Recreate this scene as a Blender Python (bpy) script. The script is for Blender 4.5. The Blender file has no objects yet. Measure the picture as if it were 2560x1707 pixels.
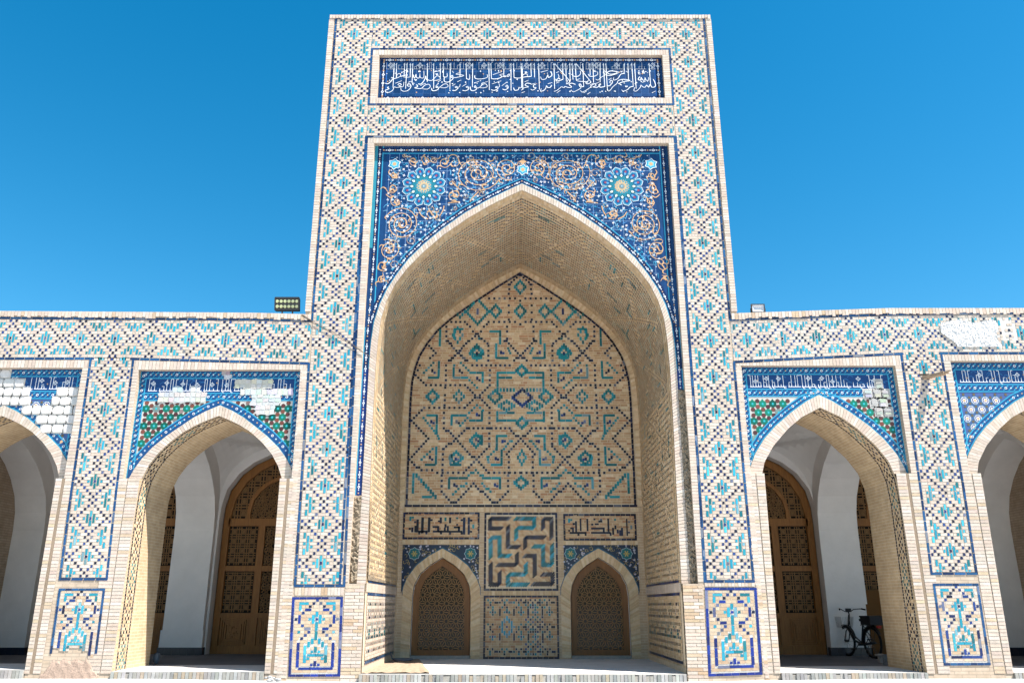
import bpy, math, random
from mathutils.geometry import tessellate_polygon
from mathutils import Vector
rnd = random.Random(7)
R = math.radians
scene = bpy.context.scene
COL = scene.collection

# ------------------------------------------------------------------ camera
LENS_PX = 2040.8                 # focal length for a 2560 px wide frame
TILT = R(17.9); CT, ST = math.cos(TILT), math.sin(TILT)
CAM_D, CAM_H = 16.0, 1.38
cam = bpy.data.cameras.new('camera'); cam.lens = LENS_PX * 36 / 2560; cam.sensor_width = 36
cam.clip_end = 3000
camo = bpy.data.objects.new('camera', cam); COL.objects.link(camo)
camo.location = (0, -CAM_D, CAM_H); camo.rotation_euler = (R(90) + TILT, 0, 0)
scene.camera = camo

# ------------------------------------------------------------------ sky and sun
SUN_V = Vector((1.7, -1.0, 3.15)).normalized()
SUN_EL = math.asin(SUN_V.z); SUN_AZ = math.atan2(SUN_V.x, SUN_V.y)
world = bpy.data.worlds.new('World'); scene.world = world; world.use_nodes = True
wn = world.node_tree.nodes; wl = world.node_tree.links; wn.clear()
sky = wn.new('ShaderNodeTexSky'); sky.sky_type = 'NISHITA'; sky.sun_disc = False
sky.sun_elevation = SUN_EL; sky.sun_rotation = SUN_AZ
sky.air_density = 1.0; sky.dust_density = 0.3; sky.ozone_density = 2.0
hs = wn.new('ShaderNodeHueSaturation'); hs.inputs['Saturation'].default_value = 1.45; hs.inputs['Hue'].default_value = 0.485
bg = wn.new('ShaderNodeBackground'); bg.inputs[1].default_value = 0.072
wo = wn.new('ShaderNodeOutputWorld')
wl.new(sky.outputs[0], hs.inputs['Color']); wl.new(hs.outputs[0], bg.inputs[0]); wl.new(bg.outputs[0], wo.inputs[0])
sun = bpy.data.lights.new('sun', 'SUN'); sun.energy = 5.0; sun.angle = R(0.5); sun.color = (1.0, 0.965, 0.915)
suno = bpy.data.objects.new('sun', sun); COL.objects.link(suno); suno.location = (30, -20, 60)
suno.rotation_euler = (-SUN_V).to_track_quat('-Z', 'Y').to_euler()
scene.view_settings.view_transform = 'Standard'; scene.view_settings.look = 'None'
scene.view_settings.exposure = 1.5; scene.view_settings.gamma = 1.0
scene.cycles.max_bounces = 10; scene.cycles.diffuse_bounces = 6

# ------------------------------------------------------------------ measuring helpers
def fp(u, v, y=0.0):
    """point of the plane y seen at pixel (u, v) of the 2560 px wide photograph"""
    a = (u - 1280) / LENS_PX; b = -(v - 853.5) / LENS_PX
    dy = CT - b * ST; dz = ST + b * CT; t = (y + CAM_D) / dy
    return (a * t, y, CAM_H + dz * t)
ZT = dict(A=(760,0,3.6469), B=(1300,0,3.6469), C=(760,420,3.6469), D=(1300,420,3.6469), E=(0,740,3.6469), G=(0,1200,3.0922),
          h=(560,1200,3.0922), I=(960,850,3.6469), J=(960,640,3.36), K=(960,1240,3.3571), L=(1560,1200,3.092), M=(1800,740,3.075),
          N=(1860,1200,3.0929), O=(560,740,3.0741), Q=(300,900,3.92), R=(2080,1480,8.7125), T=(930,130,6.1895), V=(1300,130,6.1895),
          U=(960,350,6.5333))
def zf(k, x, y, Y=0.0):
    a, b, s = ZT[k]; return fp(x / s + a, y / s + b, Y)
def interp(x, xs, ys):
    n = len(xs)
    i = 0
    while i < n - 2 and x > xs[i + 1]: i += 1
    t = (x - xs[i]) / (xs[i + 1] - xs[i]); return ys[i] + (ys[i + 1] - ys[i]) * t
def lerp(a, b, t): return tuple(p + (q - p) * t for p, q in zip(a, b))
def resample(pts, n):
    d = [0]
    for p, q in zip(pts, pts[1:]): d.append(d[-1] + math.dist(p, q))
    out = []; i = 0
    for k in range(n + 1):
        s = d[-1] * k / n
        while i < len(pts) - 2 and s > d[i + 1]: i += 1
        L = d[i + 1] - d[i]; out.append(lerp(pts[i], pts[i + 1], (s - d[i]) / L if L else 0))
    return out
def plen(pts): return sum(math.dist(p, q) for p, q in zip(pts, pts[1:]))

# ------------------------------------------------------------------ materials
def mat(name):
    m = bpy.data.materials.new(name); m.use_nodes = True
    n = m.node_tree.nodes; l = m.node_tree.links; b = n['Principled BSDF']; return m, n, l, b
def noise(n, l, scale, detail=4, vec=None, rough=0.6):
    t = n.new('ShaderNodeTexNoise'); t.inputs['Scale'].default_value = scale; t.inputs['Detail'].default_value = detail
    t.inputs['Roughness'].default_value = rough
    if vec is None:
        tc = n.new('ShaderNodeTexCoord'); vec = tc.outputs['Object']
    l.new(vec, t.inputs['Vector']); return t.outputs['Fac']
def ramp(n, l, fac, stops):
    r = n.new('ShaderNodeValToRGB'); e = r.color_ramp.elements
    while len(e) < len(stops): e.new(0.5)
    for el, (p, c) in zip(e, stops): el.position = p; el.color = c if len(c) == 4 else (*c, 1)
    l.new(fac, r.inputs[0]); return r.outputs[0]
def mul(n, l, a, b, f=1.0, blend='MULTIPLY'):
    x = n.new('ShaderNodeMix'); x.data_type = 'RGBA'; x.blend_type = blend
    if isinstance(f, float): x.inputs[0].default_value = f
    else: l.new(f, x.inputs[0])
    for s, i in ((a, 6), (b, 7)):
        if isinstance(s, tuple): x.inputs[i].default_value = (*s, 1)
        else: l.new(s, x.inputs[i])
    return x.outputs[2]
def bump(n, l, b, fac, strength, dist):
    p = n.new('ShaderNodeBump'); p.inputs['Strength'].default_value = strength; p.inputs['Distance'].default_value = dist
    l.new(fac, p.inputs['Height']); l.new(p.outputs[0], b.inputs['Normal'])
def attr_mat(name, rough, spec, var, nscale=9.0, bmp=0.0):
    m, n, l, b = mat(name)
    a = n.new('ShaderNodeAttribute'); a.attribute_name = 'Col'
    k = 1 - var
    f1 = ramp(n, l, noise(n, l, nscale), [(0.25, (k, k, k)), (0.75, (1, 1, 1))])
    f2 = ramp(n, l, noise(n, l, 0.7, 5), [(0.3, (1 - var * .6,) * 3), (0.7, (1, 1, 1))])
    c = mul(n, l, mul(n, l, a.outputs['Color'], f1), f2); l.new(c, b.inputs['Base Color'])
    b.inputs['Roughness'].default_value = rough; b.inputs['Specular IOR Level'].default_value = spec
    if bmp: bump(n, l, b, noise(n, l, 60, 5), 0.6, bmp)
    return m
M_BRICK = attr_mat('fired_brick', 0.9, 0.15, 0.26, 14, 0.006)
M_GLAZE = attr_mat('glazed_tile', 0.3, 0.28, 0.22, 18)
M_PAINT = attr_mat('painted_tile', 0.3, 0.5, 0.18, 6)
M_WOOD = None
def wall_brick(name, c1, c2, mortar, bw=0.26, rh=0.061, ms=0.008):
    m, n, l, b = mat(name)
    uv = n.new('ShaderNodeUVMap'); uv.uv_map = 'UVMap'
    t = n.new('ShaderNodeTexBrick'); l.new(uv.outputs[0], t.inputs['Vector'])
    t.inputs['Color1'].default_value = (*c1, 1); t.inputs['Color2'].default_value = (*c2, 1); t.inputs['Mortar'].default_value = (*mortar, 1)
    t.inputs['Scale'].default_value = 1; t.inputs['Mortar Size'].default_value = ms; t.inputs['Brick Width'].default_value = bw
    t.inputs['Row Height'].default_value = rh; t.inputs['Bias'].default_value = -0.1; t.inputs['Mortar Smooth'].default_value = 0.2
    f1 = ramp(n, l, noise(n, l, 5, 6), [(0.25, (.74, .72, .7)), (0.75, (1.05, 1.05, 1.05))])
    f2 = ramp(n, l, noise(n, l, 0.6, 5), [(0.3, (.82, .8, .78)), (0.7, (1, 1, 1))])
    c = mul(n, l, mul(n, l, t.outputs['Color'], f1), f2); l.new(c, b.inputs['Base Color']); b.inputs['Roughness'].default_value = 0.92
    b.inputs['Specular IOR Level'].default_value = 0.15
    bump(n, l, b, mul(n, l, t.outputs['Fac'], noise(n, l, 40, 5), 0.35, 'MIX'), -0.5, 0.008)
    return m
PALE1, PALE2, MORT = (.53, .425, .325), (.475, .37, .27), (.45, .38, .31)
M_WALL = wall_brick('pale_brick_wall', PALE1, PALE2, (.38, .31, .24))
M_SOFFIT = wall_brick('soffit_brick', (.56, .42, .26), (.50, .365, .22), (.60, .49, .35))
def plain(name, col, rough=0.9, var=0.1, scale=3.0, bmp=0.0, bscale=30, spec=0.2, metal=0.0):
    m, n, l, b = mat(name)
    lo = tuple(c * (1 - var) for c in col)
    l.new(ramp(n, l, noise(n, l, scale, 6), [(0.3, lo), (0.7, col)]), b.inputs['Base Color'])
    b.inputs['Roughness'].default_value = rough; b.inputs['Specular IOR Level'].default_value = spec; b.inputs['Metallic'].default_value = metal
    if bmp: bump(n, l, b, noise(n, l, bscale, 6), 0.8, bmp)
    return m
M_PLASTER = plain('white_plaster', (.82, .80, .78), 0.95, 0.12, 1.6, 0.004, 12)
M_PATCH = plain('bare_gypsum_patch', (.62, .60, .58), 0.95, 0.22, 7, 0.05, 11)
M_ROUGH = plain('exposed_rubble_mortar', (.30, .235, .165), 1.0, 0.55, 12, 0.06, 14)
M_PINK = plain('pink_repair_mortar', (.36, .26, .20), 1.0, 0.22, 6, 0.02, 20)
M_METAL = plain('black_metal', (.018, .018, .02), 0.45, 0.2, 20, spec=0.5)
M_RUBBER = plain('rubber', (.012, .012, .013), 0.8)
M_CHROME = plain('steel', (.35, .36, .38), 0.3, 0.1, 20, metal=1.0)
M_GREYM = plain('grey_cast_metal', (.09, .1, .12), 0.5, 0.2, 20)
M_LAMP = plain('lamp_lens', (.55, .58, .30), 0.25, 0.15, 30, spec=0.5)
M_LENS = plain('frosted_glass_reflector', (.55, .6, .66), 0.15, 0.2, 8, spec=0.6)
M_RED = plain('red_plastic', (.35, .01, .01), 0.3)
M_STONE = plain('pale_stone', (.33, .33, .325), 0.9, 0.3, 8, 0.01)
M_GREYST = plain('grey_stone', (.16, .18, .2), 0.9, 0.35, 8, 0.01)
M_SAND = plain('bare_sandy_earth', (.35, .265, .185), 1.0, 0.3, 14, 0.02, 40)
M_BOARD = plain('brown_fibreboard', (.15, .072, .022), 0.8, 0.15, 3)
M_STUB = plain('weathered_timber', (.36, .25, .165), 0.9, 0.4, 14, 0.008)
M_CABLE = plain('cable', (.10, .08, .06), 0.7)
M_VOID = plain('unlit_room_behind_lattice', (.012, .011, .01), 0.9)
M_SKIRT = plain('dark_blue_skirting_tile', (.02, .028, .05), 0.3, 0.4, 5, spec=0.5)
def wood(name, c0, c1):
    m, n, l, b = mat(name)
    tc = n.new('ShaderNodeTexCoord'); mp = n.new('ShaderNodeMapping'); mp.inputs['Scale'].default_value = (14, 14, 1.2)
    l.new(tc.outputs['Object'], mp.inputs[0])
    f = noise(n, l, 2.2, 6, mp.outputs[0])
    l.new(ramp(n, l, f, [(0.25, c0), (0.75, c1)]), b.inputs['Base Color'])
    b.inputs['Roughness'].default_value = 0.5; b.inputs['Specular IOR Level'].default_value = 0.3
    return m
M_WOOD = wood('stained_timber', (.19, .078, .020), (.34, .155, .042)); M_WOODD = wood('dark_stained_timber', (.11, .043, .011), (.20, .088, .023)); M_WOODL = wood('lattice_timber', (.24, .125, .045), (.36, .20, .08))
def glass():
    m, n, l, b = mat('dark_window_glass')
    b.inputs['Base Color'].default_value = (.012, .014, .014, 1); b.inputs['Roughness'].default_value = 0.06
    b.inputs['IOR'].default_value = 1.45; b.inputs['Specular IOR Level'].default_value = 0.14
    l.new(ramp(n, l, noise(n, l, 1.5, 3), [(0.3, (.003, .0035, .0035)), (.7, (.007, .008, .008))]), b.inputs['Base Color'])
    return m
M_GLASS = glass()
def paving(name, c1, c2, joint, w, h, ms=0.004, off=0.5):
    m, n, l, b = mat(name)
    tc = n.new('ShaderNodeTexCoord')
    t = n.new('ShaderNodeTexBrick'); l.new(tc.outputs['Object'], t.inputs['Vector']); t.offset = off
    t.inputs['Color1'].default_value = (*c1, 1); t.inputs['Color2'].default_value = (*c2, 1); t.inputs['Mortar'].default_value = (*joint, 1)
    t.inputs['Scale'].default_value = 1; t.inputs['Mortar Size'].default_value = ms; t.inputs['Brick Width'].default_value = w; t.inputs['Row Height'].default_value = h
    f = ramp(n, l, noise(n, l, 2.5, 7), [(0.25, (.8, .79, .77)), (0.75, (1.04, 1.04, 1.04))])
    l.new(mul(n, l, t.outputs['Color'], f), b.inputs['Base Color']); b.inputs['Roughness'].default_value = 0.8
    b.inputs['Specular IOR Level'].default_value = 0.25
    bump(n, l, b, noise(n, l, 25, 5), 0.4, 0.004)
    return m
M_FLOOR = paving('platform_paving', (.60, .585, .565), (.57, .555, .535), (.47, .455, .435), .6, .42)
M_GROUND = paving('courtyard_paving', (.58, .585, .59), (.55, .555, .56), (.47, .47, .47), .5, .5, .006)
M_MARBLE = paving('grey_aisle_marble', (.17, .17, .18), (.15, .15, .16), (.11, .11, .11), .6, .6)

# ------------------------------------------------------------------ palette
def jit(c, a=0.1):
    k = 1 + rnd.uniform(-a, a); return tuple(max(0, min(1, q * k * (1 + rnd.uniform(-a, a) * .25))) for q in c)
PAL = dict(
    k=[(.007, .009, .032), (.010, .02, .085), (.016, .04, .16), (.009, .015, .06), (.018, .045, .17)],
    d=[(.006, .007, .016), (.009, .010, .028), (.012, .018, .05)],
    t=[(.016, .25, .34), (.012, .21, .28), (.022, .29, .385), (.009, .14, .165), (.05, .35, .43), (.016, .23, .31)],
    g=[(.008, .15, .165), (.012, .19, .21), (.008, .11, .115), (.018, .22, .25)],
    b=[(.009, .046, .13), (.012, .06, .155), (.006, .025, .08), (.015, .078, .19)],
    n=[(.007, .024, .165), (.008, .028, .20), (.007, .016, .11)],
    w=[(.72, .72, .72)], c=[(.05, .36, .58), (.07, .42, .62)], o=[(.62, .33, .16), (.66, .38, .2)],
    e=[(.008, .11, .075), (.01, .15, .10), (.006, .085, .06)], r=[(.10, .035, .03), (.07, .025, .025), (.15, .05, .035)])
def glz(code):
    c = jit(rnd.choice(PAL[code]), .18)
    if rnd.random() < .07: k = rnd.uniform(.15, .4); c = tuple(q + (.4 - q) * k for q in c)     # chalked or chipped glaze
    return c
BR_PALE = [(.56, .46, .375), (.55, .455, .375), (.585, .49, .405), (.525, .42, .335), (.575, .45, .365), (.60, .51, .43), (.54, .425, .34)]
BR_TAN = [(.52, .33, .18), (.46, .28, .15), (.58, .395, .23), (.46, .25, .135), (.62, .435, .26), (.55, .365, .205)]  # same brick as the facade, warm bounce light mixed into the colour
BR_VAULT = [(.61, .435, .255), (.57, .395, .225), (.66, .485, .30), (.69, .53, .345), (.59, .41, .235)]  # facade brick again, orange bounce light of the niche put into the colour
BR_NEW = [(.53, .405, .28), (.50, .365, .24), (.56, .44, .32), (.48, .335, .22)]
BR_KERB = [(.33, .315, .285), (.30, .285, .26), (.36, .34, .31), (.37, .305, .23), (.27, .265, .25), (.39, .38, .355)]
JOINT = (.33, .26, .19); MORT_C = (.50, .425, .345); MORT_T = (.66, .52, .36)
def brk(p): return jit(rnd.choice(p), .07)

# ------------------------------------------------------------------ mesh builder
class MB:
    def __init__(s): s.v = []; s.f = []; s.c = []; s.m = []; s.uv = []
    def poly(s, pts, col=(1, 1, 1), m=0, uv=None):
        i = len(s.v); s.v += [tuple(p) for p in pts]; s.f.append(tuple(range(i, i + len(pts)))); s.c.append(col); s.m.append(m)
        s.uv += uv if uv else [(p[0], p[2]) for p in pts]
    def box(s, x0, x1, y0, y1, z0, z1, col=(1, 1, 1), m=0):
        P = lambda a, b, c: ((x0, x1)[a], (y0, y1)[b], (z0, z1)[c])
        for q in (((0,0,0),(1,0,0),(1,0,1),(0,0,1)), ((1,1,0),(0,1,0),(0,1,1),(1,1,1)), ((0,1,0),(0,0,0),(0,0,1),(0,1,1)),
                  ((1,0,0),(1,1,0),(1,1,1),(1,0,1)), ((0,0,1),(1,0,1),(1,1,1),(0,1,1)), ((0,1,0),(1,1,0),(1,0,0),(0,0,0))):
            pts = [P(*t) for t in q]
            ax = q[0][0] == q[1][0] == q[2][0]
            s.poly(pts, col, m, [((p[1], p[2]) if ax else (p[0], p[2]) if q[0][1] == q[2][1] else (p[0], p[1])) for p in pts])
    def prism(s, pts, off, col=(1, 1, 1), m=0):
        """polygon pts extruded by vector off, closed"""
        b = [tuple(p[i] + off[i] for i in range(3)) for p in pts]; n = len(pts)
        s.poly(pts, col, m); s.poly(b[::-1], col, m)
        for i in range(n): s.poly([pts[i], b[i], b[(i + 1) % n], pts[(i + 1) % n]], col, m)
    def bar(s, p, q, w, h, col=(1, 1, 1), m=0, up=(0, 1, 0)):
        a, b = Vector(p), Vector(q); d = (b - a).normalized(); u = Vector(up); sd = d.cross(u).normalized() * w / 2; u = sd.cross(d).normalized() * h / 2
        A = [a + sd + u, a - sd + u, a - sd - u, a + sd - u]; B = [x + (b - a) for x in A]
        s.poly(A[::-1], col, m); s.poly(B, col, m)
        for i in range(4): s.poly([A[i], A[(i + 1) % 4], B[(i + 1) % 4], B[i]], col, m)
    def tube(s, pts, r, n=8, col=(1, 1, 1), m=0, closed=False):
        P = [Vector(p) for p in pts]; rings = []; N = len(P)
        for i, p in enumerate(P):
            if closed: d = (P[(i + 1) % N] - P[i - 1])
            else: d = P[min(i + 1, N - 1)] - P[max(i - 1, 0)]
            d.normalize(); a = d.cross(Vector((0, 0, 1)) if abs(d.z) < .9 else Vector((1, 0, 0))).normalized(); b = d.cross(a)
            rr = r[i] if isinstance(r, (list, tuple)) else r
            rings.append([p + (a * math.cos(t) + b * math.sin(t)) * rr for t in [2 * math.pi * j / n for j in range(n)]])
        K = N if closed else N - 1
        for i in range(K):
            A, B = rings[i], rings[(i + 1) % N]
            for j in range(n): s.poly([A[j], A[(j + 1) % n], B[(j + 1) % n], B[j]], col, m)
        if not closed: s.poly(rings[0][::-1], col, m); s.poly(rings[-1], col, m)
    def build(s, name, parent=None, mats=(), smooth=False):
        me = bpy.data.meshes.new(name); me.from_pydata(s.v, [], s.f)
        a = me.attributes.new('Col', 'FLOAT_COLOR', 'FACE'); a.data.foreach_set('color', [q for c in s.c for q in (*c[:3], 1)])
        ul = me.uv_layers.new(name='UVMap'); ul.data.foreach_set('uv', [q for u in s.uv for q in u[:2]])
        for m in mats: me.materials.append(m)
        me.polygons.foreach_set('material_index', s.m)
        if smooth: me.polygons.foreach_set('use_smooth', [True] * len(s.f))
        me.update()
        o = bpy.data.objects.new(name, me); COL.objects.link(o)
        if parent: o.parent = parent; o.matrix_parent_inverse = parent.matrix_world.inverted()
        return o
TILEM = (M_BRICK, M_GLAZE, M_PATCH)
def thing(name, loc, label, cat, group=None):
    o = bpy.data.objects.new(name, None); COL.objects.link(o); o.location = loc; o.empty_display_size = .3
    o['label'] = label; o['category'] = cat
    if group: o['group'] = group
    bpy.context.view_layer.update(); return o
def tag(o, label, cat, group=None):
    o['label'] = label; o['category'] = cat
    if group: o['group'] = group
    return o
def struct(o): o['kind'] = 'structure'; return o
def up(n, pts): return [(p[0], p[1] - n, p[2]) for p in pts]

# ------------------------------------------------------------------ brick laying
def cellquad(mb, mp, c0, c1, r0, r1, g, col, m, n):
    if m == 1 and g < .14: c0 += .07; c1 -= .07
    """one brick or tile over cells [c0,c1)x[r0,r1), joint g (in cells), n metres proud"""
    mb.poly([mp(c0 + g, r1 - g, n), mp(c1 - g, r1 - g, n), mp(c1 - g, r0 + g, n), mp(c0 + g, r0 + g, n)], col, m)
def lattice(mb, mp, clo, chi, rlo, rhi, tiles, pal, g=0.075, mort=MORT_C, skip=None, long=(1, 2, 2, 2, 3)):
    """a coursed brick field with glazed bricks inlaid: tiles = (c0, c1, r0, r1, code), cells inclusive"""
    ic0, ic1, ir0, ir1 = math.floor(clo), math.ceil(chi), math.floor(rlo), math.ceil(rhi)
    occ = set()
    K = max(1, round(rhi - rlo) if mort == MORT_T else round((rhi - rlo) / 6))
    for k in range(K):
        a, b = rlo + (rhi - rlo) * k / K, rlo + (rhi - rlo) * (k + 1) / K
        if skip is None: mb.poly([mp(clo, b, .003), mp(chi, b, .003), mp(chi, a, .003), mp(clo, a, .003)], mort, 0)
    for c0, c1, r0, r1, code in tiles:
        if c1 + 1 <= clo or c0 >= chi or r1 + 1 <= rlo or r0 >= rhi: continue
        bad = False
        for c in range(c0, c1 + 1):
            for r in range(r0, r1 + 1):
                if skip and skip(c, r): bad = True
                occ.add((c, r))
        if bad: continue
        if rnd.random() < .012: 
            for c in range(c0, c1 + 1):
                for r in range(r0, r1 + 1): occ.discard((c, r))
            continue
        j = lambda: rnd.uniform(-.05, .05)
        a0, a1, b0, b1 = max(c0, clo) + j(), min(c1 + 1, chi) + j(), max(r0, rlo) + j(), min(r1 + 1, rhi) + j()
        if r1 - r0 >= 3:
            mid = r0 + (r1 - r0 + 1) * rnd.choice((.5, .6))
            cellquad(mb, mp, a0, a1, b0, mid, g * 1.2, glz(code), 1, .010); cellquad(mb, mp, a0, a1, mid, b1, g * 1.2, glz(code), 1, .010)
        elif c1 - c0 >= 3:
            mid = (c0 + c1 + 1) / 2
            cellquad(mb, mp, a0, mid, b0, b1, g * 1.2, glz(code), 1, .010); cellquad(mb, mp, mid, a1, b0, b1, g * 1.2, glz(code), 1, .010)
        elif code == 'v': cellquad(mb, mp, a0, a1, b0, b1, .15, glz('d' if rnd.random() < .8 else 'g'), 1, .010)
        else: cellquad(mb, mp, a0, a1, b0, b1, g * 1.3, glz(code), 1, .010)
    for r in range(ir0, ir1):
        c = ic0
        while c < ic1:
            if (c, r) in occ or (skip and skip(c, r)): c += 1; continue
            n = 1; w = rnd.choice(long)
            while n < w and c + n < ic1 and (c + n, r) not in occ and not (skip and skip(c + n, r)): n += 1
            a0, a1, b0, b1 = max(c, clo), min(c + n, chi), max(r, rlo), min(r + 1, rhi)
            if a1 - a0 > .25 and b1 - b0 > .25: cellquad(mb, mp, a0, a1, b0, b1, g, brk(pal), 0, .007 + rnd.uniform(0, .002))
            c += n
def ring(mb, A, B, n, pal, g=0.08, m=0, proud=.006, depth=0.0, back=True, mort=MORT_C, wob=0.0):
    """n bricks between two lines A and B (facade side -y)"""
    A = resample(A, n); B = resample(B, n)
    for i in range(n):
        a0, a1 = lerp(A[i], A[i + 1], g), lerp(A[i], A[i + 1], 1 - g); b0, b1 = lerp(B[i], B[i + 1], g), lerp(B[i], B[i + 1], 1 - g)
        if wob:
            t = 1 + rnd.uniform(-wob, wob); b0 = lerp(a0, b0, t); b1 = lerp(a1, b1, t + rnd.uniform(-wob, wob) * .3)
        q = [(p[0], p[1] - proud - rnd.uniform(0, .003), p[2]) for p in (a0, a1, b1, b0)]
        col = glz(pal) if isinstance(pal, str) else brk(pal)
        if depth: mb.prism(q, (0, depth, 0), col, m)
        else: mb.poly(q, col, m)
        if back: mb.poly([(p[0], p[1] - proud * .4, p[2]) for p in (A[i], A[i + 1], B[i + 1], B[i])], mort, 0)
def offset_line(pts, w):
    """offset of an x,z polyline by w to its left"""
    out = []
    for i, p in enumerate(pts):
        a = pts[max(i - 1, 0)]; b = pts[min(i + 1, len(pts) - 1)]
        dx, dz = b[0] - a[0], b[2] - a[2]; L = math.hypot(dx, dz) or 1
        out.append((p[0] - dz / L * w, p[1], p[2] + dx / L * w))
    return out
def blueline(mb, pts, w=.045, tl=.2, code='b', y=0.0):
    """a line of narrow glazed bricks along straight segments"""
    for p, q in zip(pts, pts[1:]):
        p = (p[0], y, p[1]); q = (q[0], y, q[1]); L = math.dist(p, q); n = max(1, round(L / tl))
        dx, dz = (q[0] - p[0]) / L, (q[2] - p[2]) / L; nx, nz = -dz * w / 2, dx * w / 2
        e = w / 2
        p = (p[0] - dx * e, y, p[2] - dz * e); q = (q[0] + dx * e, y, q[2] + dz * e)
        A = [(p[0] + nx, y, p[2] + nz), (q[0] + nx, y, q[2] + nz)]; B = [(p[0] - nx, y, p[2] - nz), (q[0] - nx, y, q[2] - nz)]
        ring(mb, A, B, n, code, .035, 1, .009, 0, False)
def rectpts(x0, x1, z0, z1): return [(x0, z0), (x0, z1), (x1, z1), (x1, z0), (x0, z0)]

def star_v(k):
    """lattice motif of an upright panel 13 cells wide: star k of the column"""
    T = []; o = 12 * k
    for c, r in [(0,1),(0,-1),(2,1),(2,-1),(1,0),(3,2),(3,-2),(4,3),(4,-3),(5,4),(5,-4),(5,6)]:
        T.append((c, c, o + r, o + r, 'k')); T.append((12 - c, 12 - c, o + r, o + r, 'k'))
    for c, r in [(6,5),(6,-5),(6,0)]: T.append((c, c, o + r, o + r, 'k'))
    for c in (5, 7): T.append((c, c, o - 1, o + 1, 't'))
    for c in (4, 8): T.append((c, c, o, o, 't'))
    T += [(6, 6, o - 2, o - 1, 't'), (6, 6, o + 1, o + 2, 't')]
    for c, a, b in [(1,3,4),(1,6,6),(1,8,9),(2,4,5),(2,6,8),(3,5,5),(3,7,7)]:
        T.append((c, c, o + a, o + b, 't')); T.append((12 - c, 12 - c, o + a, o + b, 't'))
    return T
def star_h(k):
    """the same lattice as a level band 13 courses high (rows -6..6): star k of the row"""
    T = []; o = 12 * k
    for c, r in [(5,0),(-5,0),(4,1),(4,-1),(-4,1),(-4,-1),(6,1),(6,-1),(3,2),(3,-2),(-3,2),(-3,-2),(2,3),(2,-3),(-2,3),(-2,-3),
                 (1,4),(1,-4),(-1,4),(-1,-4),(0,5),(0,-5),(1,6),(1,-6),(-1,6),(-1,-6),(0,0)]: T.append((o + c, o + c, r, r, 'k'))
    for c in (-1, 1): T.append((o + c, o + c, -1, 1, 't'))
    for c in (-2, 2): T.append((o + c, o + c, 0, 0, 't'))
    T += [(o, o, -2, -1, 't'), (o, o, 1, 2, 't')]
    for c, a, b in [(3,5,5),(4,4,5),(5,3,4),(6,4,5),(7,3,4),(8,4,5),(9,5,5)]:
        T.append((o + c, o + c, a, b, 't')); T.append((o + c, o + c, -b, -a, 't'))
    return T
def column_panel(name, parent, xl, xr, stars, ztop, zbot, pal=BR_PALE, frame=None, sx=None):
    mb = MB(); rs = [12 * i for i in range(len(stars))]
    zr = lambda r: interp(r, rs, stars)
    def rz(z):
        a = -30.0; b = rs[-1] + 30.0
        for _ in range(40):
            m_ = (a + b) / 2
            if zr(m_) > z: a = m_
            else: b = m_
        return a
    def mp(c, r, n):
        z = zr(r - .5); a, b = xl(z), xr(z); return (a + (b - a) * c / 13, -n, z)
    T = []
    for k in range(-2, len(stars) + 1): T += star_v(k)
    lattice(mb, mp, 0, 13, rz(ztop) + .5, rz(zbot) + .5, T, pal)
    if frame: blueline(mb, frame)
    return mb.build(name, parent, TILEM)
def band_panel(name, parent, starx, zt, zb, x0, x1, pal=BR_PALE, frames=(), damage=()):
    mb = MB(); cs = [12 * i for i in range(len(starx))]
    xc = lambda c: interp(c, cs, starx)
    def cx(x):
        a, b = -60.0, cs[-1] + 60.0
        for _ in range(40):
            m_ = (a + b) / 2
            if xc(m_) < x: a = m_
            else: b = m_
        return a
    def mp(c, r, n):
        x = xc(c - .5); t, b = zt(x), zb(x); return (x, -n, t + (b - t) * (r + 6) / 13)
    T = []
    for k in range(-6, len(starx) + 6): T += star_h(k)
    def sk(c, r):
        x = xc(c); p = mp(c + .5, r + .5, 0)
        for d in damage:
            if d(p[0], p[2]): return True
        return False
    lattice(mb, mp, cx(x0) + .5, cx(x1) + .5, -6, 7, T, pal, skip=sk if damage else None)
    for f in frames: blueline(mb, f)
    return mb, mp
def courses(mb, x0, x1, z0, z1, y, pal, bw=.2, ch=.061, n=.006, mort=None):
    """plain stacked courses over a rectangle of the facade"""
    k = max(1, round((z1 - z0) / ch)); 
    if mort: mb.poly([(x0, y - n * .4, z0), (x1, y - n * .4, z0), (x1, y - n * .4, z1), (x0, y - n * .4, z1)], mort, 0)
    for i in range(k):
        a, b = z0 + (z1 - z0) * i / k, z0 + (z1 - z0) * (i + 1) / k
        m_ = max(1, round((x1 - x0) / bw)); cuts = [x0] + [x0 + (x1 - x0) * (j + ((i % 2) * .5 if m_ > 1 else 0)) / m_ for j in range(1, m_)] + [x1]
        for p, q in zip(cuts, cuts[1:]):
            nn = n + rnd.uniform(0, .004); e = rnd.uniform(-.004, .004)
            mb.poly([(p + .005 + e, y - nn, a + .005), (q - .005 + e, y - nn, a + .005), (q - .005 + e, y - nn, b - .004), (p + .005 + e, y - nn, b - .004)], brk(pal), 0)
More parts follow.
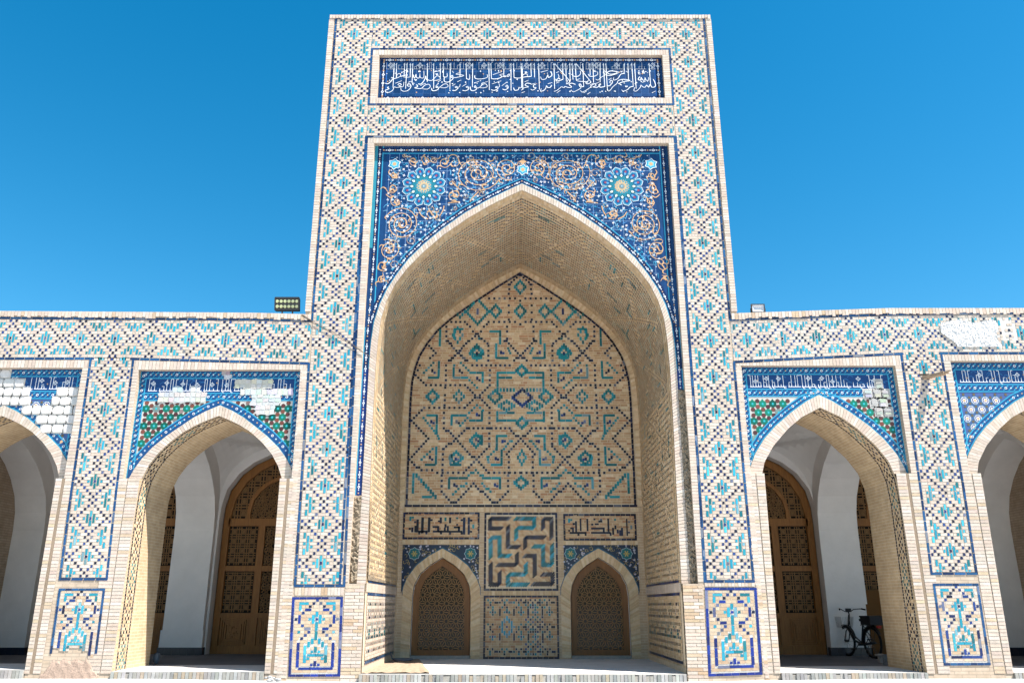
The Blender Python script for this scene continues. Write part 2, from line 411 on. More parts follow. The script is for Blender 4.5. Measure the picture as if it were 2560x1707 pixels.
# ------------------------------------------------------------------ foot panel (dado) with the key and stem motif
DADO = [('k',7,1.1,.8,.8),('k',6,2.1,.8,.8),('k',8,2.1,.8,.8),('k',4.95,3.1,.8,.8),('k',9.05,3.1,.8,.8),('n',4.4,4.1,1.75,.78),('n',9.6,4.1,1.75,.78),
        ('k',3,5.1,.8,.8),('k',11,5.1,.8,.8),('n',2,7.1,.72,2.7),('n',12,7.1,.72,2.7),('k',1,7.1,.8,.8),('k',13,7.1,.8,.8),('k',2.95,9.1,.8,.8),('k',11.05,9.1,.8,.8),
        ('n',4.4,10.1,1.75,.78),('n',9.6,10.1,1.75,.78),('k',4.9,11.1,.8,.8),('k',9.1,11.1,.8,.8),('k',3.9,12.1,.8,.8),('k',10.1,12.1,.8,.8),('k',2.9,13.1,.8,.8),('k',11.1,13.1,.8,.8),
        ('t',3.1,2.1,2.6,.78),('t',10.9,2.1,2.6,.78),('t',2.1,3.5,.75,1.7),('t',11.9,3.5,.75,1.7),('t',7,5.5,.8,1.7),('t',6,7.1,.8,2.7),('t',8,7.1,.8,2.7),('t',5,7.1,.75,.75),('t',9,7.1,.75,.75),('n',7,7.1,.75,.75),
        ('t',7,9.3,.78,2.8),('t',7,12.2,.78,2.8),('t',2,11.1,.75,.75),('t',12,11.1,.75,.75),('t',6,13.9,.78,1.8),('t',8,13.9,.78,1.8),('t',5,14.9,.75,1.8),('t',9,14.9,.75,1.8),
        ('t',4,16.7,.8,3),('t',4,19.4,.8,2.3),('t',10,16.7,.8,3),('t',10,19.4,.8,2.3),('t',7,16.6,.8,1.8),('t',6,17.2,.75,.75),('t',8,17.2,.75,.75),('t',5.9,18.25,2.3,.8),('t',8.2,18.25,2.3,.8),('t',4.95,19.3,.8,.8),('t',9.05,19.3,.8,.8),
        ('n',2,15.6,.8,2.6),('n',2,18.3,.8,2.6),('n',2,20.8,.8,2.3),('n',12,15.6,.8,2.6),('n',12,18.3,.8,2.6),('n',12,20.8,.8,2.3),('n',4,22.3,3.2,.8),('n',7.2,22.3,3.1,.8),('n',10.5,22.3,3.2,.8),('n',7,20.8,.8,1.7),('n',6,21.2,.75,.75),('n',8,21.2,.75,.75)]
def dado_panel(name, parent, TL, TR, BR_, BL, pal, frame, cut=None):
    mb = MB()
    def mp(c, r, n):
        s, t = c / 14, r / 24.7; a = lerp(TL, TR, s); b = lerp(BL, BR_, s); p = lerp(a, b, t); return (p[0], -n, p[1])
    tiles = [(0, 14, 0, .72), (0, 14, 24, 24.7)]
    RB = 24.7 if cut is None else 19.5
    mb.poly([mp(0, RB, .004), mp(14, RB, .004), mp(14, 0, .004), mp(0, 0, .004)], (.66, .6, .53), 0)
    def put(c0, c1, r0, r1, code, n=.012):
        if cut and cut((c0 + c1) / 2, (r0 + r1) / 2): return
        g = .02 if isinstance(code, str) else .05; mb.poly([mp(c0 + g, r1 - g, n), mp(c1 - g, r1 - g, n), mp(c1 - g, r0 + g, n), mp(c0 + g, r0 + g, n)], glz(code) if isinstance(code, str) else brk(code), 1 if isinstance(code, str) else 0)
    for i in range(7):
        put(2 * i, 2 * i + 2, 0, .8, frame); put(2 * i, 2 * i + 2, 23.95, 24.75, frame)
    for i in range(9):
        a, b = .8 + i * 2.572, .8 + (i + 1) * 2.572
        put(0, .75, a, b, frame); put(13.25, 14, a, b, frame)
    occ = []
    for code, cx, cy, w, h in DADO:
        s = 13.2 / 14; x = 7 + (cx - 7) * s
        put(x - w / 2, x + w / 2, cy - h / 2, cy + h / 2, 'k' if frame != 'n' and code == 'n' else code, .012); occ.append((x - w / 2, x + w / 2, cy - h / 2, cy + h / 2))
    for r in range(1, 24):
        c = .85
        while c < 13.1:
            w = rnd.choice((1.6, 2.2, 2.9)); c1 = min(13.15, c + w)
            # trim the course brick against inlaid tiles
            y0, y1 = r - .35, r + .45; segs = [(c, c1)]
            for a, b, d, e in occ:
                if e > y0 + .1 and d < y1 - .1:
                    ns = []
                    for p, q in segs:
                        if b <= p or a >= q: ns.append((p, q))
                        else:
                            if a - p > .3: ns.append((p, a))
                            if q - b > .3: ns.append((b, q))
                    segs = ns
            for p, q in segs: put(p, q, y0 - .1, y1 + .1, pal, .009)
            c = c1
    return mb.build(name, parent, TILEM)

# ================================================================== GROUND
def sheet(name, x0, x1, y0, y1, nx, ny, zf_, m):
    mb = MB()
    for i in range(nx):
        for j in range(ny):
            q = [(x0 + (x1 - x0) * (i + a) / nx, y0 + (y1 - y0) * (j + b) / ny) for a, b in ((0, 0), (1, 0), (1, 1), (0, 1))]
            mb.poly([(x, y, zf_(x, y)) for x, y in q])
    return mb.build(name, None, (m,))
gz = lambda x, y: .055 + .06 * min(1, max(0, (abs(x) - 2.5) / 4)) if y > -40 else .055
gm = MB()
xs = [-900, -200, -60, -14, -10, -8, -6.5, -5.5, -4.5, -3.5, -2.5, 0, 2.5, 3.5, 4.5, 5.5, 6.5, 8, 10, 14, 60, 200, 900]; ys = [-900, -200, -60, -30, -12, -4, -1, 1, 12, 60, 900]
for i in range(len(xs) - 1):
    for j in range(len(ys) - 1):
        q = [(xs[i], ys[j]), (xs[i + 1], ys[j]), (xs[i + 1], ys[j + 1]), (xs[i], ys[j + 1])]
        gm.poly([(x, y, gz(x, y)) for x, y in q])
struct(gm.build('ground', None, (M_GROUND,)))

# ================================================================== ENTRANCE PORTAL
X0 = .22; PL, PR, PT = -4.30, 4.68, 14.63; DEP = 4.45
def sym(prof):                                   # [(half width, z)] apex first -> left foot .. apex .. right foot
    return [(-w, z) for w, z in prof[::-1]] + [(w, z) for w, z in prof[1:]]
IW_EXT = [(0,10.24),(.30,10.085),(.75,9.84),(1.24,9.53),(1.72,9.15),(2.1,8.80),(2.42,8.45),(2.66,8.1),(2.86,7.75),(3.0,7.4),(3.10,7.0),(3.14,6.55),(3.155,6.0),(3.155,1.77)]
IW_INT = [(0,10.08),(.30,9.93),(.73,9.69),(1.18,9.40),(1.7,9.0),(2.13,8.59),(2.47,8.2),(2.70,7.85),(2.86,7.48),(2.96,7.08),(3.0,6.6),(3.02,6.0),(3.02,5.0),(3.0,3.5),(2.985,1.77)]
P = thing('entrance_portal', (X0, 0, 0), 'tall square-topped tiled portal with deep pointed niche, rising between the two low arcades', 'portal')
IL, IR = X0 - 2.97, X0 + 2.97
RT = 11.20; RL, RR = -3.075, 3.50
iL, iR, iB, iT = -3.08, 3.49, 12.37, 13.53
REC = .12
def tess(mb, outer, holes, y, col=(1, 1, 1), m=0):
    loops = [[Vector((x, z, 0)) for x, z in outer]] + [[Vector((x, z, 0)) for x, z in h] for h in holes]
    allp = [p for l_ in loops for p in l_]
    for t in tessellate_polygon(loops): mb.poly([(allp[i].x, y, allp[i].y) for i in t], col, m)
w = MB()
WL_X, WR_X, WJ = -4.175, 4.56, 7.08
outer = [(WL_X, 0), (WL_X, WJ), (PL, WJ), (PL, PT), (PR, PT), (PR, WJ), (WR_X, WJ), (WR_X, 0), (IR, 0), (IR + .015, 1.77), (RR, 1.77), (RR, RT), (RL, RT), (RL, 1.77), (IL - .015, 1.77), (IL, 0)]
tess(w, outer, [[(iL, iB), (iR, iB), (iR, iT), (iL, iT)]], 0)
def reveal(mb, pts, d, closed=False):
    for a, b in zip(pts, pts[1:] + ([pts[0]] if closed else [])):
        v = abs(a[1] - b[1]) > abs(a[0] - b[0])
        mb.poly([(a[0], 0, a[1]), (b[0], 0, b[1]), (b[0], d, b[1]), (a[0], d, a[1])], uv=[(0, a[1]), (0, b[1]), (d, b[1]), (d, a[1])] if v else [(a[0], 0), (b[0], 0), (b[0], d), (a[0], d)])
reveal(w, [(iL, iB), (iR, iB), (iR, iT), (iL, iT)], .10, True)
reveal(w, [(RL, 1.77), (RL, RT), (RR, RT), (RR, 1.77)], REC)
for x, zl in ((PL, WJ), (PR, WJ), (PL - .0, 0), (PR + .0, 0)): w.poly([(x, .5 if zl == 0 else 0, zl), (x, 6.6, zl), (x, 6.6, PT if zl else WJ), (x, .5 if zl == 0 else 0, PT if zl else WJ)], uv=[(0, 0), (6.6, 0), (6.6, PT), (0, PT)])
w.poly([(PL, 0, PT), (PR, 0, PT), (PR, 6.6, PT), (PL, 6.6, PT)], uv=[(0, 0), (9, 0), (9, 6.6), (0, 6.6)])
w.poly([(PL, 6.6, 0), (PR, 6.6, 0), (PR, 6.6, PT), (PL, 6.6, PT)])
# step from the recess inward to the jamb at the foot
for a, b in ((RL, IL - .015), (IR + .015, RR)): w.poly([(a, 0, 1.77), (b, 0, 1.77), (b, REC, 1.77), (a, REC, 1.77)], uv=[(a, 0), (b, 0), (b, .1), (a, .1)])
w.build('wall', P, (M_WALL,))

# brick edging of the whole block
mb = MB()
ring(mb, [(PL, 0, PT), (PR, 0, PT)], [(PL, 0, PT - .1), (PR, 0, PT - .1)], 128, BR_PALE, .06, 0, .035, .30, False, wob=.2)
for s, x in ((1, PL), (-1, PR)):
    zlo = 7.2
    ring(mb, [(x - s * .01, 0, PT - .1), (x - s * .01, 0, zlo)], [(x + s * .105, 0, PT - .1), (x + s * .105, 0, zlo)], 116, BR_PALE, .07, 0, .02, .2, False, wob=.05)
mb.build('brick_edging', P, TILEM)
STL = [14.11,13.34,12.55,11.78,10.94,10.2,9.47,8.74,8.0,7.27,6.53,5.77,5.03,4.31,3.6,2.86,2.14]
STR = [14.11,13.34,12.55,11.79,10.95,10.2,9.49,8.76,8.04,7.32,6.57,5.8,5.06,4.32,3.56,2.85,2.13]
LZ, RZ = -4.13, 4.50
pl = lambda z: interp(z, [1.7, 4, 7, 14.5], [-4.045, -4.08, -4.135, -4.12]); pr_ = lambda z: interp(z, [1.7, 4, 7, 14.5], [-3.18, -3.22, -3.255, -3.275])
ql = lambda z: interp(z, [1.7, 4, 7, 14.5], [3.655, 3.68, 3.68, 3.66]); qr = lambda z: interp(z, [1.7, 4, 7, 14.5], [4.515, 4.51, 4.50, 4.495])
h = .03
o = column_panel('mosaic_panel', P, pl, pr_, STL, 14.52, 1.76, frame=[(pl(14.5) - h, 7.0), (pl(14.5) - h, 14.55), (X0, 14.55)])
o['label'] = 'upright lozenge mosaic left of the niche'
o = column_panel('mosaic_panel', P, ql, qr, STR, 14.52, 1.84, frame=[(X0, 14.55), (qr(14.5) + h, 14.55), (qr(14.5) + h, 7.05)])
o['label'] = 'upright lozenge mosaic right of the niche'
sx = [-3.69 + .778 * i for i in range(11)]
mb, mp_ = band_panel('x', P, sx, lambda x: 14.52, lambda x: 13.715, -3.27, 3.66, frames=[rectpts(iL - .18, iR + .18, iB - .17, iT + .165)])
o = mb.build('mosaic_panel', P, TILEM); o['label'] = 'level lozenge mosaic along the top edge'
mb, mp_ = band_panel('x', P, [-3.7 + .78 * i for i in range(11)], lambda x: 12.165, lambda x: 11.39, -3.26, 3.65,
                     frames=[[(-3.235, 1.73 + .03), (-3.27 - .0, 11.36), (3.67, 11.36), (3.645, 1.81)]])
# feet of the side panels and their outer blue lines
blueline(mb, [(pl(5.9) - h, 6.07), (pl(1.75) - h, 1.73), (pr_(1.75) + h, 1.73), (pr_(4) + h + .0, 4.0), (pr_(9) + h, 9), (-3.245, 11.36)])
blueline(mb, [(qr(5.9) + h, 6.1), (qr(1.8) + h, 1.81), (ql(1.8) - h, 1.81), (ql(4) - h, 4.0), (ql(9) - h, 9), (3.64, 11.36)])
o = mb.build('mosaic_panel', P, TILEM); o['label'] = 'level lozenge mosaic between inscription and niche'

# soldier bricks round the two recesses, coursed strips beside them
mb = MB()
ring(mb, [(-3.24, 0, 11.335), (3.64, 0, 11.335)], [(-3.24, 0, RT), (3.64, 0, RT)], 104, BR_PALE, .05)
ring(mb, [(-3.235, 0, RT), (-3.195, 0, 4), (-3.15, 0, 1.8)], [(RL, 0, RT), (RL, 0, 4), (RL, 0, 1.8)], 156, BR_PALE, .07)
ring(mb, [(3.64, 0, RT), (3.65, 0, 4), (3.63, 0, 1.8)], [(RR, 0, RT), (RR, 0, 4), (RR, 0, 1.8)], 156, BR_PALE, .07)
a, b, c_, d = iL - .15, iR + .15, iB - .145, iT + .14
ring(mb, [(a, 0, d), (b, 0, d)], [(a, 0, iT), (b, 0, iT)], 104, BR_PALE, .05)
ring(mb, [(a, 0, iB), (b, 0, iB)], [(a, 0, c_), (b, 0, c_)], 104, BR_PALE, .05)
for p, q in ((a, iL), (iR, b)): ring(mb, [(p, 0, iT), (p, 0, iB)], [(q, 0, iT), (q, 0, iB)], 19, BR_PALE, .07)
ring(mb, [(-4.07, 0, 1.70), (-3.15, 0, 1.70)], [(-4.07, 0, 1.56), (-3.15, 0, 1.56)], 15, BR_NEW + BR_PALE, .05)
ring(mb, [(3.62, 0, 1.80), (4.56, 0, 1.80)], [(3.62, 0, 1.72), (4.56, 0, 1.72)], 15, BR_NEW + BR_PALE, .05)
for x0, x1 in ((-4.29, -4.1), (-3.13, IL - .01)): courses(mb, x0, x1, .06, 1.74, 0, BR_NEW + BR_PALE, .19)
for x0, x1 in ((IR + .01, 3.58), (4.6, 4.68)): courses(mb, x0, x1, .06, 1.74, 0, BR_NEW + BR_PALE, .19)
for x0, x1, q in ((-4.28, -4.12, 5.98), (4.55, 4.68, 6.0)): courses(mb, x0, x1, 1.75, q, 0, BR_PALE, .18)
mb.build('brick_frame', P, TILEM)
o = dado_panel('foot_panel', P, (-4.11,1.53), (-3.155,1.535), (-3.12,.155), (-4.07,.15), BR_NEW, 'n'); o['label'] = 'foot panel with stem motif left of the niche'
o = dado_panel('foot_panel', P, (3.615,1.70), (4.59,1.70), (4.56,.185), (3.57,.155), BR_NEW, 'n'); o['label'] = 'foot panel with stem motif right of the niche'

# ---------------------------------------------------------------- painted tile helpers (flat ornament laid on the tile face)
RC_ = [0]
def ribbon(mb, pts, w0, w1, y, col, m=1):
    n = len(pts); RC_[0] = (RC_[0] + 1) % 11; y -= RC_[0] * 1.1e-4
    L = []
    for i, p in enumerate(pts):
        a = pts[max(i - 1, 0)]; b = pts[min(i + 1, n - 1)]; dx, dz = b[0] - a[0], b[1] - a[1]; l_ = math.hypot(dx, dz) or 1
        wv = (w0 + (w1 - w0) * i / max(1, n - 1)) / 2; L.append(((p[0] - dz / l_ * wv, p[1] + dx / l_ * wv), (p[0] + dz / l_ * wv, p[1] - dx / l_ * wv)))
    for (a, b), (c, d) in zip(L, L[1:]): mb.poly([(a[0], y, a[1]), (b[0], y, b[1]), (d[0], y, d[1]), (c[0], y, c[1])], col, m)
def smooth(pts, k=4):
    out = []
    n = len(pts)
    for i in range(n - 1):
        p0, p1, p2, p3 = pts[max(i - 1, 0)], pts[i], pts[i + 1], pts[min(i + 2, n - 1)]
        for j in range(k):
            t = j / k; out.append(tuple(.5 * (2 * p1[a] + (p2[a] - p0[a]) * t + (2 * p0[a] - 5 * p1[a] + 4 * p2[a] - p3[a]) * t * t + (3 * p1[a] - p0[a] - 3 * p2[a] + p3[a]) * t ** 3) for a in (0, 1)))
    out.append(tuple(pts[-1][:2])); return out
def disc(mb, x, z, r, y, col, n=8, m=1, rot=0.0, sy=1.0):
    RC_[0] = (RC_[0] + 1) % 11; y -= RC_[0] * .6e-4
    mb.poly([(x + r * math.cos(rot + 2 * math.pi * i / n), y, z + sy * r * math.sin(rot + 2 * math.pi * i / n)) for i in range(n)], col, m)
def starp(mb, x, z, r0, r1, n, y, col, rot=0.0, m=1):
    RC_[0] = (RC_[0] + 1) % 11; y -= RC_[0] * .6e-4
    mb.poly([(x, y, z)] if False else [(x + (r0 if i % 2 == 0 else r1) * math.cos(rot + math.pi * i / n), y, z + (r0 if i % 2 == 0 else r1) * math.sin(rot + math.pi * i / n)) for i in range(2 * n)], col, m)
WHT = (.74, .74, .74); NAVY = (.010, .038, .145); NAVY2 = (.007, .02, .075); CYAN = (.035, .27, .42); CYAN2 = (.03, .25, .42); ORG = (.54, .32, .165); TEAL = (.02, .30, .34)
def tileplane(mb, x0, x1, z0f, z1f, n, y, col, m=1):
    for i in range(n):
        a, b = x0 + (x1 - x0) * i / n, x0 + (x1 - x0) * (i + 1) / n
        mb.poly([(a, y, z0f(a)), (b, y, z0f(b)), (b, y, z1f(b)), (a, y, z1f(a))], jit(col, .05), m)
def beads(mb, pts, step, s, y, orange=True):
    """white lozenge beads along an x,z line, an orange rosette between"""
    L = plen([(p[0], 0, p[1]) for p in pts]); n = max(1, round(L / step)); P3 = resample([(p[0], 0, p[1]) for p in pts], 2 * n)
    for i in range(2 * n + 1):
        p = P3[i]; a = P3[max(0, i - 1)]; b = P3[min(2 * n, i + 1)]; dx, dz = b[0] - a[0], b[2] - a[2]; l_ = math.hypot(dx, dz); dx /= l_; dz /= l_
        f = lambda u, v: (p[0] + dx * u - dz * v, y, p[2] + dz * u + dx * v)
        if i % 2:
            mb.poly([f(-s * 1.5, 0), f(0, -s), f(s * 1.5, 0), f(0, s)], WHT, 1)
            mb.poly([tuple(q) for q in up(.001, [f(-s * .6, 0), f(0, -s * .4), f(s * .6, 0), f(0, s * .4)])], NAVY, 1)
            for k in (-1, 1): mb.poly([f(k * s * 1.5, 0), f(k * s * 2.1, -s * .5), f(k * s * 2.9, 0), f(k * s * 2.1, s * .5)], WHT, 1)
        elif orange: disc(mb, p[0], p[2], s * .62, y, ORG if rnd.random() < .75 else WHT, 6)

# ---------------------------------------------------------------- inscription over the niche
ib = MB(); yb = .10
nx_ = 38
for i in range(nx_):
    for j in range(6):
        a, b = iL + (iR - iL) * i / nx_, iL + (iR - iL) * (i + 1) / nx_; c_, d = iB + (iT - iB) * j / 6, iB + (iT - iB) * (j + 1) / 6
        ib.poly([(a, yb, c_), (b, yb, c_), (b, yb, d), (a, yb, d)], jit(rnd.choice([(.008, .042, .128), (.0065, .032, .10), (.011, .055, .16), (.008, .04, .12)]), .15), 1)
for i in range(1, nx_):
    x = iL + (iR - iL) * i / nx_; ib.poly([(x - .002, yb - .001, iB), (x + .002, yb - .001, iB), (x + .002, yb - .001, iT), (x - .002, yb - .001, iT)], (.10, .18, .38), 1)
for j in (1, 2, 3, 4, 5):
    z = iB + (iT - iB) * j / 6; ib.poly([(iL, yb - .001, z - .002), (iR, yb - .001, z - .002), (iR, yb - .001, z + .002), (iL, yb - .001, z + .002)], (.08, .16, .36), 1)
IP = ib.build('inscription_panel', P, TILEM)
bb = MB()
for z in (iB + .065, iT - .065):
    bb.poly([(iL + .02, yb - .002, z - .05), (iR - .02, yb - .002, z - .05), (iR - .02, yb - .002, z + .05), (iL + .02, yb - .002, z + .05)], NAVY2, 1)
    beads(bb, [(iL + .1, z), (iR - .1, z)], .262, .036, yb - .004)
for x in (iL + .1, iR - .1):
    bb.poly([(x - .05, yb - .0025, iB + .1), (x + .05, yb - .0025, iB + .1), (x + .05, yb - .0025, iT - .1), (x - .05, yb - .0025, iT - .1)], NAVY2, 1)
    beads(bb, [(x, iB + .12), (x, iT - .12)], .24, .034, yb - .004)
    xx = x + (.075 if x < 0 else -.075); bb.poly([(xx - .008, yb - .002, iB + .13), (xx + .008, yb - .002, iB + .13), (xx + .008, yb - .002, iT - .13), (xx - .008, yb - .002, iT - .13)], (.03, .13, .42), 1)
bb.build('border', IP, TILEM)
tb = MB()
def brush(k, pts, w=15, thin=.55):
    q = smooth([zf(k, x, y, .10)[::2] for x, y in pts]) if len(pts) > 2 else [zf(k, x, y, .10)[::2] for x, y in pts]
    s = .00125 * w
    ribbon(tb, q, s, s * thin, .094 - rnd.uniform(0, .0015), WHT)
def alif(k, x0, y0, x1, y1):
    a, b = zf(k, x0, y0, .10), zf(k, x1, y1, .10)
    ribbon(tb, [(a[0], a[2]), (b[0], b[2])], .019, .013, .0925, WHT)
    tb.poly([(a[0] - .03, .0923, a[2] - .05), (a[0] + .012, .0923, a[2] - .03), (a[0] + .006, .0923, a[2] + .02)], WHT, 1)
TV = [(345,185,325,560),(382,185,375,410),(508,185,495,400),(545,185,520,575),(597,185,590,400),(632,185,620,490),(860,185,855,470),(955,185,955,575),(1060,185,1055,425),(1107,185,1105,390),(1213,185,1205,590),(1365,185,1362,385),(1455,185,1462,420),(1558,185,1553,550),(1808,185,1815,595),(1840,185,1848,420),(2040,185,2040,375),(2150,185,2152,605),(2190,185,2198,405),(2310,230,2318,560)]
VV = [(30,185,45,590),(165,185,175,385),(220,185,225,400),(287,185,300,590),(525,185,535,580),(660,185,665,430),(708,185,716,465),(770,185,775,455),(805,185,820,435),(853,185,870,445),(970,185,985,545),(1080,185,1085,365),(1128,185,1138,480),(1237,185,1240,475),(1290,185,1310,545),(1328,185,1352,605),(1615,185,1610,345),(1670,185,1678,440),(1727,185,1752,545),(1770,185,1797,575),(1995,185,2020,525),(540,190,775,462),(870,190,1098,472)]
for t in TV: alif('T', *t)
for t in VV: alif('V', *t)
TB = [[(258,545),(240,562),(265,574),(235,590),(206,600),(216,628),(265,632),(320,600),(345,548),(380,557),(440,550),(482,540),(494,470)],[(400,515),(430,495),(455,515),(415,535),(470,548)],[(560,500),(592,508),(602,548),(560,600),(500,616),(455,600),(446,565)],[(560,500),(548,525),(570,540),(600,532)],
 [(690,510),(706,545),(660,562),(760,572),(820,520),(880,508),(902,545),(860,580),(780,577)],[(925,565),(930,600),(975,606),(1028,580),(1012,540),(990,555),(1040,557),(1110,506),(1160,505),(1177,540),(1130,562),(1060,557)],[(1245,600),(1290,602),(1332,562),(1302,540),(1288,558),(1345,552),(1366,505)],[(1400,600),(1450,606),(1497,578),(1482,540),(1455,552),(1495,568)],
 [(1520,545),(1530,595),(1570,606),(1617,580),(1600,530),(1583,553),(1650,562),(1720,506),(1765,505),(1782,545),(1720,562),(1660,557)],[(1845,590),(1890,602),(1947,575),(1930,540),(1910,560),(1970,546),(1966,500)],[(2020,580),(2060,592),(2107,560),(2090,520),(2070,540),(2100,558)],[(2190,560),(2210,600),(2262,590),(2272,555),(2250,540),(2300,562),(2318,540)],
 [(205,490),(250,497),(302,450),(322,410),(300,400),(332,420),(380,410),(440,382),(430,340),(390,357),(380,395)],[(440,385),(500,372),(547,360),(520,395),(480,402),(592,396)],[(625,405),(640,360),(650,405),(668,400),(682,350),(690,402),(732,406),(742,340),(750,402),(800,402),(803,300)],[(715,500),(760,502),(812,440),(832,380),(842,430),(870,442),(930,446),(1000,380),(1047,392),(1052,430),(960,452)],[(1105,388),(1130,396),(1163,388),(1162,335)],
 [(1120,400),(1120,460),(1180,472),(1252,420),(1242,368),(1223,398),(1300,402),(1422,370),(1300,350),(1355,330)],[(1462,418),(1490,430),(1512,422),(1510,352)],[(1590,370),(1600,416),(1690,424),(1782,400),(1780,352)],[(1848,420),(1900,424),(1962,415),(2042,380),(2112,386),(2122,345),(2060,392),(1975,362),(2040,345)],[(2198,405),(2260,412),(2340,400)],
 [(1000,300),(940,320),(1040,300)],[(990,340),(1000,365),(1010,340),(1020,365)],[(720,300),(728,320),(740,300),(750,318)],[(640,520),(628,490),(660,495)],[(655,425),(675,450),(690,432),(660,440)]]
for s in TB: brush('T', s)
VB = [[(2062,430),(2087,480),(2092,540),(2040,552),(2012,510),(1990,552),(1960,520),(1935,552),(1900,547),(1870,520),(1858,556),(1800,612),(1760,602),(1777,555)],[(1752,540),(1700,552),(1662,590),(1600,612),(1570,592)],[(1570,520),(1540,492),(1620,462),(1702,450),(1600,430),(1520,452),(1500,492),(1440,542),(1402,590),(1370,612),(1350,575)],[(1345,530),(1390,527),(1432,470),(1410,445),(1388,480),(1430,497)],
 [(1310,542),(1240,552),(1220,515),(1252,500),(1200,552),(1150,552),(1090,542),(1150,500),(1172,530),(1080,562),(1020,602),(960,627),(935,602)],[(985,542),(930,542),(915,505),(942,510),(940,562),(880,602),(820,622),(790,592)],[(857,510),(800,490),(758,510),(800,547),(750,557),(700,542),(680,557),(640,547),(620,562),(570,602),(525,617)],[(490,520),(470,552),(430,557),(410,530),(400,562),(370,602),(320,612),(330,572)],
 [(242,510),(210,520),(214,556),(252,560),(200,597),(165,582)],[(172,500),(110,490),(78,520),(130,547),(60,562),(20,602)],[(1850,390),(1828,432),(1870,442),(1872,400),(1900,442),(1930,442),(1932,400),(1950,442),(1992,442),(1986,400)],[(1620,340),(1560,352),(1512,420),(1450,442),(1450,400)],[(1530,322),(1420,300),(1350,322),(1400,352),(1522,332),(1380,372),(1290,332),(1310,300),(1332,352),(1250,402),(1210,442),(1170,427)],
 [(1060,350),(1080,382),(1150,382),(1202,350),(1190,310)],[(800,350),(830,382),(900,382),(937,340),(930,300)],[(1098,472),(1080,490),(1030,500),(1060,440)],[(1040,470),(1010,465),(930,462),(870,450)],[(775,455),(750,490),(720,500),(740,440)],[(665,430),(600,452),(555,456),(602,400),(590,350)],[(480,310),(492,370),(440,402),(430,360),(400,422),(340,432),(318,390)],[(175,385),(80,392),(20,402),(62,350),(110,352),(112,385)],
 [(1890,300),(1900,330),(1912,302),(1925,328)],[(1850,330),(1830,320),(1840,350),(1862,342)],[(80,310),(88,335),(100,312),(110,335)],[(1560,300),(1570,320),(1585,300)],[(1140,290),(1150,310),(1165,288)],[(1630,530),(1640,550),(1655,530),(1665,550)]]
for s in VB: brush('V', s)
for k, L in (('T', [(1870,360,2005,312),(1690,497,1790,462),(1600,482,1660,460),(360,492,460,452),(750,527,822,492),(1245,530,1290,500),(1400,540,1460,500),(1860,500,2000,452),(2010,530,2090,470),(985,540,1020,500),(1240,300,1262,330),(1020,470,1070,440),(1690,520,1720,480),(1320,470,1380,440),(560,480,600,460)]),
             ('V', [(320,320,430,292),(560,490,610,470),(170,510,240,490),(70,470,130,445),(1890,480,1950,455),(1370,440,1420,410),(1160,500,1230,470),(430,500,500,480),(560,330,600,310),(1040,660,1090,630),(25,640,75,620),(570,640,625,600),(985,640,1030,612),(2040,640,2100,610),(870,440,930,420),(1080,520,1140,490)])):
    for a, b, c_, d in L: brush(k, [(a, b), (c_, d)], 9, .8)
for k, n in (('T', 60), ('V', 60)):
    for i in range(n):                                        # points and vowel signs
        x, y = rnd.uniform(220, 2250 if k == 'T' else 2080), rnd.choice([rnd.uniform(290, 350), rnd.uniform(420, 500), rnd.uniform(600, 640)])
        p = zf(k, x, y, .10); r_ = rnd.uniform(.012, .02)
        tb.poly([(p[0] - r_, .0935, p[2]), (p[0], .0935, p[2] - r_), (p[0] + r_, .0935, p[2]), (p[0], .0935, p[2] + r_)], ORG if rnd.random() < .2 else WHT, 1)
# fine line of square script above
for k, x0, x1 in (('T', 215, 2300), ('V', 0, 2100)):
    x = x0
    while x < x1:
        L = rnd.uniform(60, 260); brush(k, [(x, 271), (min(x + L, x1), 271)], 5, 1); 
        q = x + 10
        while q < min(x + L, x1):
            hgt = rnd.choice([60, 90, 100, 100, 40]); brush(k, [(q, 271), (q, 271 - hgt)], 5, 1)
            if rnd.random() < .5: brush(k, [(q, 271 - hgt), (q + 28, 271 - hgt)], 5, 1)
            q += rnd.uniform(28, 60)
        x += L + rnd.uniform(12, 40)
for k, X in (('T', (290, 745, 1510, 1735, 1985)), ('V', (105, 345, 1180, 1495, 2050))):
    for x in X:
        for dx, dy in ((0, -28), (0, 28), (-26, 0), (26, 0)):
            p = zf(k, x + dx, 215 + dy, .10); starp(tb, p[0], p[2], .032, .02, 4, .0928, WHT); disc(tb, p[0], p[2], .012, .0922, NAVY, 6)
tb.build('inscription', IP, TILEM)

# ---------------------------------------------------------------- spandrel of the great arch
yb = REC
ext = sym(IW_EXT); exx = [X0 + a for a, b in ext]; exz = [b for a, b in ext]
def zext(x):
    d = abs(x - X0)
    return interp(d, [a for a, b in IW_EXT[:12]], [b for a, b in IW_EXT[:12]]) if d < 3.14 else 6.55
sb = MB()
N_ = 96
for i in range(N_):
    a, b = RL + (RR - RL) * i / N_, RL + (RR - RL) * (i + 1) / N_
    lo0 = zext(a) if abs(a - X0) < 3.14 else 6.55; lo1 = zext(b) if abs(b - X0) < 3.14 else 6.55
    zs = [z for z in [6.55 + .25 * j for j in range(20)]] + [RT]
    K = 6
    for j in range(K):
        p0, p1 = lo0 + (RT - lo0) * j / K, lo0 + (RT - lo0) * (j + 1) / K; q0, q1 = lo1 + (RT - lo1) * j / K, lo1 + (RT - lo1) * (j + 1) / K
        sb.poly([(a, yb, p0), (b, yb, q0), (b, yb, q1), (a, yb, p1)], jit((.009, .041, .122), .18), 1)
inside = lambda x, z, m_=.13: RL + .34 < x < RR - .34 and z < RT - .24 and z > zext(x) + m_ * 1.25
